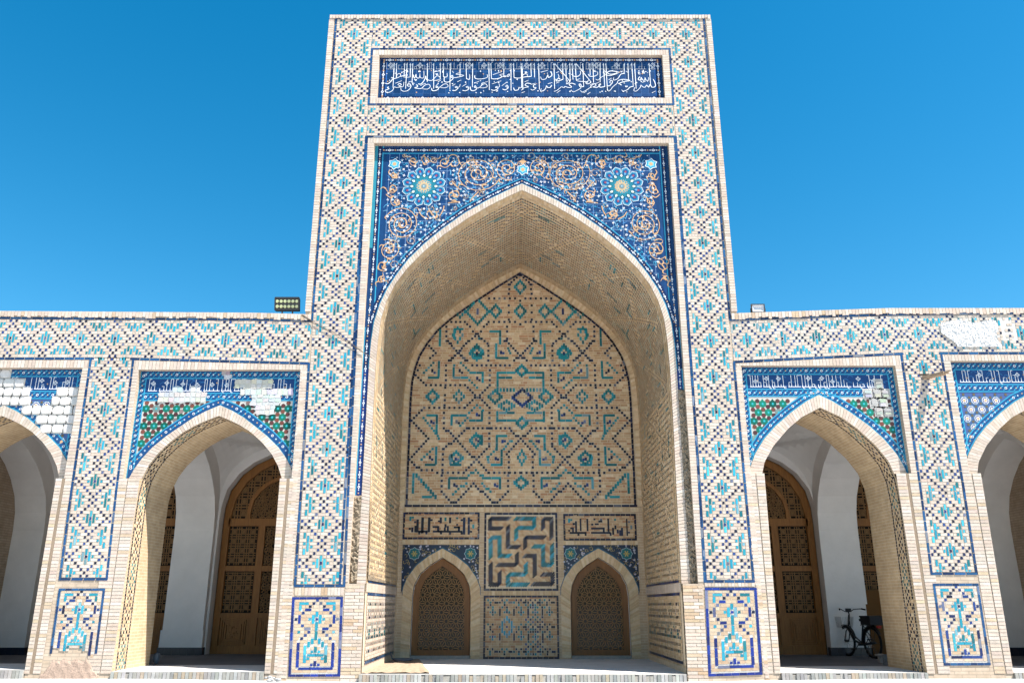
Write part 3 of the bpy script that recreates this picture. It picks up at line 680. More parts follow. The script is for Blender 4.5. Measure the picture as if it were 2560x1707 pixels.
# pale joints of the square tiles
zz_ = RT - .22
while zz_ > 6.6:
    for i in range(80):
        a, b = RL + .3 + (RR - RL - .6) * i / 80, RL + .3 + (RR - RL - .6) * (i + 1) / 80
        if inside((a + b) / 2, zz_, .06): sb.poly([(a, yb - .001, zz_ - .0035), (b, yb - .001, zz_ - .0035), (b, yb - .001, zz_ + .0035), (a, yb - .001, zz_ + .0035)], (.22, .34, .52), 1)
    zz_ -= .205
for i in range(28):
    x = RL + .34 + .215 * i
    if x < RR - .34: sb.poly([(x - .0035, yb - .001, max(6.6, zext(x) + .1)), (x + .0035, yb - .001, max(6.6, zext(x) + .1)), (x + .0035, yb - .001, RT - .2), (x - .0035, yb - .001, RT - .2)], (.22, .34, .52), 1)
# border: cyan lines, navy strip with beads
def path_off(off):
    L = []
    for s_ in (0,):
        pts = [(X0 + a, 0, b) for a, b in ext if b > 1.8]
        L = offset_line(pts, off)
    return [(p[0], p[2]) for p in L]
for off, wd, c_ in ((.012, .022, CYAN), (.075, .10, NAVY2), (.142, .02, CYAN)):
    pts = [p for p in path_off(off) if True]
    if off > .1: pts = [p for p in pts if abs(p[0] - X0) < 2.97]
    ribbon(sb, pts, wd, wd, yb - .003 - off * .004, c_)
pts = [p for p in path_off(.073) if p[1] > 6.7]; half = len(pts) // 2
beads(sb, pts[:half + 1], .235, .026, yb - .006); beads(sb, pts[half:], .235, .026, yb - .006)
for s_, xe, zlo in ((1, RL, 3.42), (-1, RR, 5.55)):
    f = lambda d: xe + s_ * d
    ribbon(sb, [(f(.035), RT), (f(.035), 8.7 if s_ == 1 else RT - .01)], .07, .07, yb - .004, (.03, .23, .31))
    ribbon(sb, [(f(.115), RT), (f(.115), 8.0)], .11, .11, yb - .0025, NAVY2); ribbon(sb, [(f(.185), RT), (f(.185), 6.95)], .025, .025, yb - .0035, CYAN)
    beads(sb, [(f(.118), RT - .1), (f(.105), 8.2), (f(.07), 6.7)], .235, .026, yb - .0065)
    # strip beside the arch ring, below the spandrel
    sb.poly([(xe, yb, zlo), (X0 - s_ * 3.155, yb, zlo), (X0 - s_ * 3.14, yb, 6.56), (xe, yb, 6.56)], (.012, .035, .17), 1)
    ribbon(sb, [(f(.012), 6.9), (f(.012), zlo)], .022, .022, yb - .003, CYAN)
    beads(sb, [(f(.068), 6.6), (f(.068), zlo + .05)], .235, .026, yb - .006)
ribbon(sb, [(RL + .06, RT - .11), (RR - .06, RT - .11)], .11, .11, yb - .0028, NAVY2); ribbon(sb, [(RL + .18, RT - .19), (RR - .18, RT - .19)], .025, .025, yb - .0036, CYAN)
beads(sb, [(RL + .2, RT - .11), (RR - .2, RT - .11)], .262, .034, yb - .0066)
SP = sb.build('spandrel_panel', P, TILEM)
# scroll work
ab = MB()
SPIR = [(1194,434.5,57,45,3),(1267.7,422,29,28,2),(1110.8,406.6,16,16,1.5),(1065.6,400.5,14.5,14,1.3),(1033.5,402.8,12,12,1.3),(981,471,16,16,1.4),(990.6,504.6,15,15,1.3),(987.5,440,11,10,1.2),(1138,488,20,16,1.5),(1083,535,16,15,1.3),(1004,560,44,42,3),(972.5,624,26,26,1.8),(957,664,16,16,1.3),(951,697,9,12,1.1)]
LINKS = [[(1120,398),(1128,388),(1142,391),(1150,410)],[(1080,398),(1095,398),(1102,392)],[(1010,386),(1015,393),(1025,392)],[(975,425),(972,432),(978,440)],[(965,486),(975,494),(985,490)],[(1048,530),(1056,541),(1070,548)],[(1100,540),(1108,525),(1110,515)],[(1150,475),(1140,465),(1130,455)],[(960,600),(970,598),(980,602)],[(1120,508),(1135,506),(1150,505)],[(1175,505),(1182,494),(1196,480)],[(1212,475),(1205,465),(1216,462)],[(1235,395),(1232,402),(1222,404)]]
ctr = X0 + .02
def both(fn):
    fn(lambda x: x); fn(lambda x: 2 * ctr - x)
PETR = (1059.8, 466.6)
rc = fp(*PETR, REC); RC = (rc[0], rc[2])
def orn(mx):
    for u, v, ru, rv, turns in SPIR:
        c_ = fp(u, v, REC); e = fp(u + ru, v, REC); f = fp(u, v - rv, REC); rx, rz = e[0] - c_[0], f[2] - c_[2]
        n = int(turns * 18); dirn = rnd.choice((1, -1)); ph = rnd.uniform(0, 6.3); pts = []
        for i in range(n + 1):
            t = i / n; k_ = 1 - .86 * t ** (.9 if turns > 1.6 else .75); a = ph + dirn * 2 * math.pi * turns * t
            pts.append((mx(c_[0] + rx * k_ * math.cos(a)), c_[2] + rz * k_ * math.sin(a)))
        ribbon(ab, pts, .016 if turns > 1.6 else .014, .02, yb - .006, jit(ORG, .1))
        x, z = pts[-1]; 
        ribbon(ab, smooth([pts[-4], pts[-1], (x + mx(.001) * 0 + .02, z - .05), (x + .07, z - .05), (x + .09, z - .01)]), .03, .012, yb - .0065, ORG)
        for i in range(0, n, 6):                              # split leaves on the stem
            x, z = pts[i]; a = rnd.uniform(0, 6.3); r_ = rnd.uniform(.05, .085)
            ribbon(ab, smooth([(x, z), (x + r_ * math.cos(a), z + r_ * math.sin(a)), (x + 1.7 * r_ * math.cos(a + .7), z + 1.7 * r_ * math.sin(a + .7))]), .034, .006, yb - .0068, ORG)
    for L in LINKS: ribbon(ab, smooth([(mx(fp(u, v, REC)[0]), fp(u, v, REC)[2]) for u, v in L]), .018, .028, yb - .006, ORG)
both(orn)
def ok(x, z):
    xm = x if x < ctr else 2 * ctr - x
    return inside(x, z, .14) and math.hypot(xm - RC[0], z - RC[1]) > .52 and math.hypot(xm + 2.62, z - 10.74) > .16
for i in range(300):                                          # finer tendrils between the large scrolls
    x, z = rnd.uniform(RL, RR), rnd.uniform(7.0, RT)
    if not (ok(x, z) and ok(x + .1, z) and ok(x - .1, z)): continue
    r_, a, dr = rnd.uniform(.05, .13), rnd.uniform(0, 6.3), rnd.choice((1, -1)); n = 14
    ribbon(ab, [(x + r_ * (1 - .75 * t / n) * math.cos(a + dr * t * .5), z + r_ * (1 - .75 * t / n) * math.sin(a + dr * t * .5)) for t in range(n + 1)], .010, .017, yb - .0052, jit((.44, .30, .18), .2))
cnt = 0; placed = []
while cnt < 520:
    x, z = rnd.uniform(RL, RR), rnd.uniform(6.9, RT)
    if not ok(x, z) or any((x - p) ** 2 + (z - q) ** 2 < .0062 for p, q in placed): 
        if rnd.random() < .002: cnt += 1
        continue
    placed.append((x, z)); cnt += 1
    r_ = rnd.uniform(.016, .038); starp(ab, x, z, r_, r_ * .42, rnd.choice((5, 5, 4, 6)), yb - .0085, jit(WHT, .08), rnd.uniform(0, 3))
    disc(ab, x, z, r_ * .30, yb - .0092, rnd.choice([NAVY, NAVY, ORG, (.3, .05, .05)]), 5)
for i in range(3000):
    x, z = rnd.uniform(RL, RR), rnd.uniform(6.9, RT)
    if not ok(x, z): continue
    a = rnd.uniform(0, 6.28); L = rnd.uniform(.06, .15); cv = rnd.uniform(-1.2, 1.2)
    p = [(x, z), (x + L * .5 * math.cos(a), z + L * .5 * math.sin(a)), (x + L * .5 * math.cos(a) + L * .5 * math.cos(a + cv), z + L * .5 * math.sin(a) + L * .5 * math.sin(a + cv))]
    ribbon(ab, p, .022 * rnd.uniform(.5, 1), .006, yb - .0045, jit(rnd.choice([CYAN, (.06, .22, .45), (.09, .33, .52), (.18, .44, .60)]), .15))
ab.build('scrollwork', SP, TILEM)
def rosette(parent, cx, cz, y):
    m_ = MB(); S = .465
    for i in range(12):
        a = math.pi * (i + .5) / 6; wd = .30
        def pet(r0, r1, ww, col, n_):
            f = lambda r, t: (cx + r * S * math.cos(a + t), y - n_, cz + r * S * math.sin(a + t))
            m_.poly([f(r0, -ww * .55), f(r0 + (r1 - r0) * .45, -ww * .95), f(r0 + (r1 - r0) * .8, -ww * .8), f(r1, 0), f(r0 + (r1 - r0) * .8, ww * .8), f(r0 + (r1 - r0) * .45, ww * .95), f(r0, ww * .55)], col, 1)
        pet(.5, 1.07, wd * .9, (.6, .64, .66), .002 + .0003 * (i % 2)); pet(.5, 1.04, wd * .83, (.04, .22, .33), .003); pet(.55, .95, wd * .56, (.010, .06, .20), .004); pet(.62, .80, wd * .26, (.10, .32, .48), .0048); pet(.74, .87, wd * .2, (.30, .07, .08), .0054)
    disc(m_, cx, cz, S * .58, y - .0062, (.02, .17, .23), 24)
    for i in range(12):
        a = math.pi * i / 6; x, z = cx + .57 * S * math.cos(a), cz + .57 * S * math.sin(a)
        dx, dz = math.cos(a), math.sin(a)
        for r_, c_, n_ in ((.125, (.01, .08, .05), .0072), (.08, WHT, .008), (.025, (.02, .03, .02), .0088)):
            L = r_ * S; m_.poly([(x + dx * L * 1.2, y - n_, z + dz * L * 1.2), (x - dz * L * .8, y - n_, z + dx * L * .8), (x - dx * L * 1.1, y - n_, z - dz * L * 1.1), (x + dz * L * .8, y - n_, z - dx * L * .8)], c_, 1)
        b = a + math.pi / 12; x, z = cx + .3 * S * math.cos(b), cz + .3 * S * math.sin(b); starp(m_, x, z, .07 * S, .04 * S, 4, y - .007, ORG, b)
    starp(m_, cx, cz, .43 * S, .28 * S, 12, y - .0071, (.05, .26, .32)); starp(m_, cx, cz, .36 * S, .19 * S, 12, y - .0076, (.52, .36, .20))
    disc(m_, cx, cz, .14 * S, y - .0084, (.2, .24, .22), 14); starp(m_, cx, cz, .12 * S, .07 * S, 12, y - .0094, (.40, .30, .2)); disc(m_, cx, cz, .075 * S, y - .0104, (.03, .22, .32), 10); disc(m_, cx, cz, .03 * S, y - .0114, WHT, 8)
    return m_.build('rosette', parent, TILEM)
o = rosette(SP, RC[0], RC[1], yb - .004); o['label'] = 'twelve-petalled rosette in the left spandrel'
o = rosette(SP, 2 * ctr - RC[0], RC[1], yb - .004); o['label'] = 'twelve-petalled rosette in the right spandrel'
for x, z in ((-2.62, 10.74), (2 * ctr + 2.62, 10.74), (ctr, 10.60)):
    md = MB()
    for r_, c_, n_ in ((.15, WHT, .008), (.13, CYAN, .009), (.085, (.2, .5, .55), .010), (.05, ORG, .011)): starp(md, x, z, r_, r_ * .72, 6, yb - n_, c_, .4)
    if abs(x - ctr) < .1: starp(md, ctr, 10.80, .09, .05, 4, yb - .009, ORG, math.pi / 2)
    md.build('medallion', SP, TILEM)

# ---------------------------------------------------------------- arch ring, lining of the niche, back wall
rb = MB()
E3 = [(X0 + a, .10, b) for a, b in ext]; I3 = [(X0 + a, .10, b) for a, b in sym(IW_INT)]
h_ = len(E3) // 2; g_ = len(I3) // 2
ring(rb, E3[:h_ + 1], I3[:g_ + 1], 150, BR_PALE, .07, mort=JOINT); ring(rb, E3[h_:], I3[g_:], 150, BR_PALE, .07, mort=JOINT)
for L in (E3,):
    for p, q in zip(L, L[1:]): rb.poly([p, q, (q[0], .121, q[2]), (p[0], .121, p[2])], (.55, .45, .35), 0)
rb.build('arch_ring', P, TILEM)
# missing border strip: rough mortar in the channel
for xe, s_, z1 in ((RL, 1, 3.42), (RR, -1, 5.55)):
    m_ = MB(); a, b = sorted((xe, X0 - s_ * 3.155)); n = int((z1 - 1.78) / .035); q = random.Random(5); K = 4
    dd = [[.05 + .055 * q.random() for _ in range(K + 1)] for _ in range(n + 1)]
    for i in range(n):
        for j in range(K):
            f = lambda i_, j_: (a + (b - a) * j_ / K, dd[i_][j_], 1.78 + (z1 - 1.78) * i_ / n + (.0 if j_ in (0, K) else .012 * math.sin(i_ * 5 + j_ * 3)))
            m_.poly([f(i, j), f(i, j + 1), f(i + 1, j + 1), f(i + 1, j)])
    m_.build('damaged_channel', P, (M_ROUGH,))
# lining: jambs and vault, coursed along the depth; column = depth cell, row = run along the profile
def lining(name, parent, prof, cx, y0, y1, zfoot, cw, ch, tilesf, pal, sides=(-1, 1), mort=MORT_T, patch=None, long=(1, 2, 2, 3)):
    o_ = []
    for sd in sides:
        mb = MB(); P3 = [(cx + sd * a, 0, b) for a, b in prof if True][::-1]          # foot -> apex
        P3 = [p for p in P3 if p[2] > zfoot + .01]
        full = [(cx + sd * a, 0, b) for a, b in prof][::-1]; P3 = [(interp(zfoot, [p[2] for p in full], [p[0] for p in full]), 0, zfoot)] + P3
        L = plen(P3); nr = max(2, round(L / ch)); rs = resample(P3, nr); nc = max(1, round((y1 - y0) / cw))
        nrm = []
        for i in range(nr + 1):
            a, b = rs[max(0, i - 1)], rs[min(nr, i + 1)]; dx, dz = b[0] - a[0], b[2] - a[2]; l_ = math.hypot(dx, dz); v = (-dz / l_, dx / l_)
            if v[0] * sd > 0: v = (-v[0], -v[1])
            nrm.append(v)
        def mp(c, r, n):
            i = min(nr - 1, max(0, int(math.floor(r)))); t = r - i; p = lerp(rs[i], rs[i + 1], t); v = nrm[i]
            return (p[0] + v[0] * n, y0 + (y1 - y0) * c / nc, p[2] + v[1] * n)
        lattice(mb, mp, 0, nc, 0, nr, tilesf(nc, nr, sd), pal, .08 if name != 'jamb_panel' else .06, mort, None, long)
        for i in range(nr): # backing
            pass
        o_.append(mb.build(name, parent, TILEM))
    return o_
def vault_tiles(nc, nr, sd):
    T = []; q = random.Random(11)
    zz1 = lambda r: int(nc * .5 + nc * .38 * (abs(((r / 22.0) % 2) - 1) * 2 - 1))
    for r in range(0, nr):
        for c in range(1, nc - 1):
            up_ = r > 62
            d = min(abs(c - zz1(r)), abs(c - zz1(r + 22)))
            if d == 0: T.append((c, c, r, r, 'd'))
            elif d > 1 and up_ and c % 2 == 0: T.append((c, c, r, r, 'v'))
            elif not up_ and d > 1 and r % 2 == 0 and c % 2 == (r // 2) % 2 and q.random() < .92: T.append((c, c, r, r, 'v'))
        if r in (2, nr - 3): pass
    occ = set((t[0], t[2]) for t in T)
    for k in range(70):
        c, r = q.randrange(3, nc - 8), q.randrange(4, nr - 8); L = q.randrange(3, 6)
        T.append((c, c, r, r + L, 'g')) if q.random() < .6 else T.append((c, c + L, r, r, 'g'))
    out = []; seen = set()
    for t in reversed(T):
        cells = [(c, r) for c in range(t[0], t[1] + 1) for r in range(t[2], t[3] + 1)]
        if any(x in seen for x in cells): continue
        seen.update(cells); out.append(t)
    return out
def sheath(mb, prof, cx, y0, y1, d=.0):
    """closed surface a little outside the laid bricks, so that no gap shows"""
    for sd in (-1, 1):
        for (a, b), (c, e) in zip(prof, prof[1:]):
            mb.poly([(cx + sd * (a + d), y0, b + d), (cx + sd * (c + d), y0, e + d), (cx + sd * (c + d), y1, e + d), (cx + sd * (a + d), y1, b + d)], MORT_T, 0)
VP = IW_INT
VPJ = [(a, b) for a, b in VP if b > 1.78] + [(2.985, 1.77)]
sv = MB(); sheath(sv, VP + [(2.97, 0)], X0, .10, DEP, .004); sv.build('niche_shell', P, TILEM)
lv = lining('niche_lining', P, VPJ, X0, .32, 4.22, 1.82, .066, .061, vault_tiles, BR_VAULT)
for o_, t in zip(lv, ('left', 'right')): o_['label'] = t + ' side and vault of the niche, dotted brick'
plainf = lambda nc, nr, sd: []
lining('vault_border', P, VPJ, X0, .10, .29, 1.78, .19, .061, plainf, BR_VAULT, long=(1,))
lining('vault_border', P, VPJ, X0, 4.25, 4.45, 1.78, .2, .061, plainf, BR_VAULT, long=(1,))
def dado_grid(nc, nr, sd):
    T = []
    for r in range(1, nr - 1):
        for c in range(1, nc - 1):
            a, b = c % 10, r % 14
            if (a, b) in ((0, 2), (5, 2), (2, 4), (8, 4), (0, 12), (5, 12), (3, 13), (7, 13)): T.append((c, c, r, r, 'd'))
            elif (a == 5 and 6 <= b <= 8): T.append((c, c, r, r, 'g'))
            elif (a, b) in ((4, 7), (6, 7), (1, 6), (9, 6), (1, 9), (9, 9)): T.append((c, c, r, r, 'g'))
            elif (c % 2 == 0 and r % 2 == 0): T.append((c, c, r, r, rnd.choice('ddkgkd')))
    return T
JP = [(3.0, 1.77), (2.97, 0)]
for n_, (a, b, c_, d) in (('jamb_panel', (.30, 4.2, .38, 1.60)),):
    lj = []
    for sd in (-1, 1): lj += lining(n_, P, [(2.985, 1.56), (2.972, .38)], X0, a, b, .40, .066, .062, dado_grid, BR_PALE if sd < 0 else BR_VAULT, (sd,), long=(1, 1, 2))
for sd in (-1, 1):
    for grp in (((.335, .385),), ((1.565, 1.615), (1.80, 1.84))):
        jb = MB(); low = grp[0][0] < 1
        for z0, z1 in grp:
            for i in range(18):
                y0_, y1_ = .3 + 3.9 * i / 18 + .006, .3 + 3.9 * (i + 1) / 18 - .006
                x = X0 + sd * (2.965 + (0 if low else .008)); jb.poly([(x, y0_, z0), (x, y1_, z0), (x, y1_, z1), (x, y0_, z1)], glz('b' if sd < 0 else 'k'), 1)
        for i in range(60):
            y0_, y1_ = .12 + 4.3 * i / 60 + .004, .12 + 4.3 * (i + 1) / 60 - .004; x = X0 + sd * 2.974
            if low: jb.poly([(x + sd * .008, y0_, .2), (x + sd * .008, y1_, .2), (x, y1_, .325), (x, y0_, .325)], brk(BR_PALE if sd < 0 else BR_VAULT), 0)
            else: jb.poly([(x, y0_, 1.625), (x, y1_, 1.625), (x, y1_, 1.79), (x, y0_, 1.79)], brk(BR_PALE), 0)
        jb.build('jamb_trim', P, TILEM)
# weathered front edge of the left jamb
m_ = MB(); q = random.Random(8); n = 40
for i in range(n):
    z0, z1 = 1.86 + 1.5 * i / n, 1.86 + 1.5 * (i + 1) / n; y0 = .12; w_ = .05 + .16 * (1 - i / n) * q.uniform(.5, 1.2); xx = IL + .006
    m_.poly([(xx + q.uniform(0, .012), y0, z0), (xx + .002, y0 + w_, z0), (xx + .002, y0 + w_ * q.uniform(.8, 1.2), z1), (xx + q.uniform(0, .012), y0, z1)])
for i in range(60):
    y0, y1 = .15 + 3.0 * i / 60, .15 + 3.0 * (i + 1) / 60; xx = IL + .012; t = .09 * (1 - i / 75)
    m_.poly([(xx, y0, 1.84), (xx, y1, 1.84), (xx + .004, y1, 1.85 + t * q.uniform(.5, 1.3)), (xx + .004, y0, 1.85 + t * q.uniform(.5, 1.3))])
m_.build('weathered_edge', P, (M_ROUGH,))

# ---------------------------------------------------------------- back wall of the niche
BY = DEP
bw_ = MB()
DL, DR = -1.69, 2.10                     # door axes
DINT = [(0,2.49),(.30,2.31),(.53,2.11),(.66,1.86),(.70,1.6),(.71,.25)]
DEXT = [(0,2.70),(.33,2.52),(.62,2.30),(.83,2.02),(.925,1.78),(.93,1.60)]
back = [(X0 + a, b) for a, b in sym([(p, q) for p, q in IW_INT] + [(2.98, 0)])]
holes_out = []
def door_hole(ax): return [(ax + a, b) for a, b in sym(DINT)]
# outline of the wall, notched at the foot by the two doors
foot = []
for ax in (DR, DL):
    hh = door_hole(ax)[::-1]; foot += [(hh[0][0], 0)] + hh + [(hh[-1][0], 0)]
tess(bw_, back + foot, [], BY)
for ax in (DL, DR):
    hh = door_hole(ax)
    for a, b in zip(hh, hh[1:]): bw_.poly([(a[0], BY, a[1]), (b[0], BY, b[1]), (b[0], BY + .30, b[1]), (a[0], BY + .30, a[1])], uv=[(0, a[1]), (0, b[1] + .01), (.3, b[1] + .01), (.3, a[1])])
M_BACK = wall_brick('niche_back_brick', (.54, .40, .26), (.48, .34, .21), (.58, .46, .33))
bw_.build('back_wall', P, (M_BACK,))
# white rendered reveals of the doors
for ax in (DL, DR):
    dv = MB()
    hh = [(ax + a * .985, b - .012) for a, b in sym(DINT)]
    for a, b in zip(hh, hh[1:]): dv.poly([(a[0], BY + .02, a[1]), (b[0], BY + .02, b[1]), (b[0], BY + .28, b[1]), (a[0], BY + .28, a[1])])
    dv.build('door_reveal', P, (M_PLASTER,))
# tympanum
TP = [(0,9.95),(.53,9.61),(.98,9.29),(1.48,8.93),(1.86,8.63),(2.19,8.32),(2.46,7.96),(2.66,7.60),(2.77,7.25),(2.83,6.9),(2.855,6.4),(2.855,3.74)]
XB = X0
tmw = lambda z: interp(z, [b for a, b in TP][::-1], [a for a, b in TP][::-1])
ty = MB()
tpts = [(XB + a, BY, b) for a, b in sym(TP)]
CW, CH = .0615, .0665; nrow = int((9.95 - 3.76) / CH)
ty.poly([(p[0], BY - .003, p[2]) for p in tpts], MORT_T, 0)
for r in range(nrow):
    z0, z1 = 3.77 + r * CH, 3.77 + (r + 1) * CH; hw_ = tmw((z0 + z1) / 2) - .03
    x = XB - hw_
    while x < XB + hw_ - .02:
        L = rnd.choice((.12, .185, .185, .245, .06)); x1 = min(x + L, XB + hw_)
        col = brk(BR_TAN if rnd.random() < .75 else BR_VAULT)
        ty.poly([(x + .006, BY - .007, z0 + .006), (x1 - .006, BY - .007, z0 + .006), (x1 - .006, BY - .007, z1 - .006), (x + .006, BY - .007, z1 - .006)], col, 0)
        x = x1
TQ = [0]
def tq(x0, x1, z0, z1, code):
    TQ[0] = (TQ[0] + 1) % 29; e = TQ[0] * 1.3e-4
    xm, zm = (x0 + x1) / 2, (z0 + z1) / 2
    if zm > 9.9 or abs(xm - XB) > tmw(zm) - .05: return
    g = .012
    ty.poly([(x0 - g, BY - .0085 - e * .3, z0 - g), (x1 + g, BY - .0085 - e * .3, z0 - g), (x1 + g, BY - .0085 - e * .3, z1 + g), (x0 - g, BY - .0085 - e * .3, z1 + g)], (.55, .45, .33), 0)
    ty.poly([(x0, BY - .0115 - e, z0), (x1, BY - .0115 - e, z0), (x1, BY - .0115 - e, z1), (x0, BY - .0115 - e, z1)], glz(code), 1)
AX = {'I': 1257, 'J': 1150}
AXT = {'I': lambda y: 1250 + (y - 800) * .012, 'J': lambda y: 1146}
def pz(k, x, y):
    p = zf(k, x, y, BY); a = zf(k, AXT[k](y), y, BY); return (XB + p[0] - a[0] , p[2])
def snapz(z): return 3.77 + (math.floor((z - 3.77) / CH)) * CH + CH / 2
def D(k, code, x0, y0, x1, y1, n, mir=True, hh=.030, ww=.029):
    for i in range(n):
        t = i / max(1, n - 1); x, z = pz(k, x0 + (x1 - x0) * t, y0 + (y1 - y0) * t); z = snapz(z)
        tq(x - ww, x + ww, z - hh, z + hh, code)
        if mir: tq(2 * XB - x - ww, 2 * XB - x + ww, z - hh, z + hh, code)
def Bq(k, code, x0, y0, x1, y1, mir=True):
    a, z1 = pz(k, x0, y0); b, z0 = pz(k, x1, y1)
    for s_ in ((1, -1) if mir else (1,)):
        p, q = (a, b) if s_ == 1 else (2 * XB - b, 2 * XB - a)
        if q - p > z1 - z0:
            n = max(1, round((q - p) / .22)); zc = snapz((z0 + z1) / 2)
            for i in range(n): tq(p + (q - p) * i / n + .004, p + (q - p) * (i + 1) / n - .004, zc - .030, zc + .030, code)
        else:
            n = max(1, round((z1 - z0) / .2)); xc = (p + q) / 2
            for i in range(n): tq(xc - .029, xc + .029, z0 + (z1 - z0) * i / n + .004, z0 + (z1 - z0) * (i + 1) / n - .004, code)
def DM(k, code, cx, cy, rx, ry, n, mir=True, hh=.05):
    for sx_, sy_ in ((1, 1), (1, -1), (-1, 1), (-1, -1)):
        for i in range(n + 1):
            if i == 0 and sy_ == -1: continue
            t = i / n; x, z = pz(k, cx + sx_ * rx * (1 - t), cy + sy_ * ry * t)
            for s_ in ((1, -1) if mir else (1,)):
                xx = x if s_ == 1 else 2 * XB - x; tq(xx - .027, xx + .027, z - hh, z + hh, code)
for a in [(535,1240,535,1375,4),(535,1375,645,1490,6),(645,1490,825,1310,9),(825,1310,1020,1490,10),(1020,1490,1140,1380,6),(1140,1380,1140,1245,4),(350,1195,735,1200,9),(965,1203,1250,1203,7),(350,1195,240,1080,6),(240,1080,410,905,9),(410,905,255,728,8),(255,728,370,622,6),(370,622,737,622,9),(550,795,960,1203,20),(760,800,550,1000,10),(965,980,735,1200,11),(550,665,550,800,4),(545,1000,540,1195,5),(965,620,965,980,9),(780,800,1150,803,10),(1165,822,1380,1030,11),(1145,1025,1145,1200,5),(385,405,740,405,9),(385,405,290,310,5),(290,310,325,240,3),(765,430,965,620,10),(945,430,740,620,10),(965,270,965,410,4),(565,225,565,360,4),(560,445,555,600,4),(805,232,1145,235,9),(1095,0,1300,195,11),(950,55,950,190,4),(575,10,740,190,9),(765,20,610,190,9),(410,55,470,125,4),(470,125,420,165,3)]: D('I', 'd', *a)
for a in [(530,557,680,557,5),(880,563,1146,565,7),(700,580,870,740,8),(865,580,545,880,14),(885,365,1146,368,7),(850,325,885,365,2),(1050,410,1050,525,3),(1035,590,1035,690,3),(1050,245,1140,170,5),(525,600,525,710,4),(540,720,700,880,8),(1060,250,1050,325,3)]: D('J', 'd', *a)
for a in [(493,190,507,340),(400,327,505,342),(628,245,642,340),(628,330,770,345),(778,288,905,302),(893,288,907,392),(388,680,490,692),(478,680,492,850),(615,682,760,697),(613,682,628,780),(778,728,905,742),(890,640,904,735),(815,862,905,876),(890,862,904,960),(1028,862,1040,1010),(1028,862,1130,877),(475,968,488,1135),(378,1122,480,1137),(980,1130,1085,1143),(1072,995,1086,1143),(607,1040,620,1135),(607,1125,715,1140),(595,1258,775,1275),(595,1258,610,1360),(898,1260,1075,1275),(1060,1260,1073,1360),(268,1210,283,1400),(355,1433,450,1450),(1015,30,1027,170),(1020,168,1135,178),(800,160,893,175),(880,80,893,175),(1030,292,1200,307),(1030,292,1043,500),(1045,335,1170,350),(1030,645,1043,750),(1030,730,1215,747),(1050,665,1195,680)]: Bq('I', 'g', *a)
for a in [(585,615,597,700),(585,615,670,628),(885,622,980,632),(970,622,983,745),(465,615,478,760),(1300,-1,1300,-1)][:5]: Bq('J', 'g', *a)
for a in [(505,905,475,840,4),(365,700,460,835,6),(350,1080,450,985,5),(365,295,450,215,5),(780,660,850,600,4),(850,600,905,640,3),(780,1240,845,1180,4),(845,1180,910,1245,4),(640,1400,760,1300,6),(980,1390,905,1300,5),(700,790,765,720,4),(640,225,700,215,2),(700,215,770,270,4),(1100,1000,1170,910,5),(960,1110,950,1060,3),(960,1060,1030,1000,4),(1130,80,1150,130,3),(780,375,850,430,4)]: D('I', 'g', *a)
D('I', 'g', 305, 1230, 480, 1430, 9, True, .055)
D('J', 'g', 800, 690, 720, 820, 2)
for cx, cy, rx, ry, n, code, mir in [(1255,280,50,45,3,'g',False),(1262,755,50,45,3,'g',False),(1015,517,60,55,3,'g',True),(445,515,55,55,3,'g',True),(685,515,45,50,2,'g',True),(1263,525,90,75,5,'k',False),(1258,1300,60,50,3,'g',False),(1263,1070,35,60,2,'g',False),(1125,455,60,0.1,2,'g',True),(1120,600,70,40,3,'g',True),(845,125,60,55,3,'g',True),(845,915,55,60,3,'g',True),(665,1075,60,55,3,'g',True)]: DM('I', code, cx, cy, rx, ry, n, mir)
for cx, cy, rx, ry, n, mir in [(787,468,95,105,6,True),(940,465,45,50,3,True),(1146,465,45,50,3,False),(1146,262,45,50,3,False),(640,470,40,45,2,True),(780,800,50,50,3,True),(620,665,40,60,2,True)]: DM('J', 'g', cx, cy, rx, ry, n, mir)
for a in [(440,280),(690,280),(850,350),(435,745),(665,745),(850,680),(845,908),(1085,925),(425,1070),(660,1085),(1025,1080),(650,1320),(1020,1320),(845,125),(1065,115)]:
    Bq('I', 'k', a[0] - 7, a[1] - 18, a[0] + 8, a[1] + 16); D('I', 'k', a[0] + 22, a[1] + 8, a[0] + 22, a[1] + 8, 1)
Bq('J', 'k', 781, 440, 795, 495)
ns = len(tpts) // 2; A_ = [(p[0], BY, p[2]) for p in tpts]
ring(ty, A_[:ns + 1], offset_line(A_[:ns + 1], -.055), 54, 'd', .03, 1, .010, 0, False)
ring(ty, A_[ns:], offset_line(A_[ns:], -.055), 54, 'd', .03, 1, .010, 0, False)
blueline(ty, [(XB - 2.855, 3.72), (XB + 2.855, 3.72)], .055, .2, 'd', BY)
B_ = [(XB + a, BY, b) for a, b in sym([(a * 1.0, b) for a, b in IW_INT if b > 3.7] + [(2.985, 3.7)])]
nb = len(B_) // 2
TYM = ty.build('tympanum_mosaic', P, TILEM)
bm = MB(); C_ = offset_line(A_, .03)
ring(bm, C_[:ns + 1], B_[:nb + 1], 118, BR_VAULT, .06, 0, .006, 0, True, MORT_T); ring(bm, C_[ns:], B_[nb:], 118, BR_VAULT, .06, 0, .006, 0, True, MORT_T)
ring(bm, [(XB - 2.9, BY, 3.68), (XB + 2.9, BY, 3.68)], [(XB - 2.9, BY, 3.575), (XB + 2.9, BY, 3.575)], 88, BR_VAULT, .06, 0, .006, 0, True, MORT_T)
def kk(x, y): return zf('K', x, y, BY)
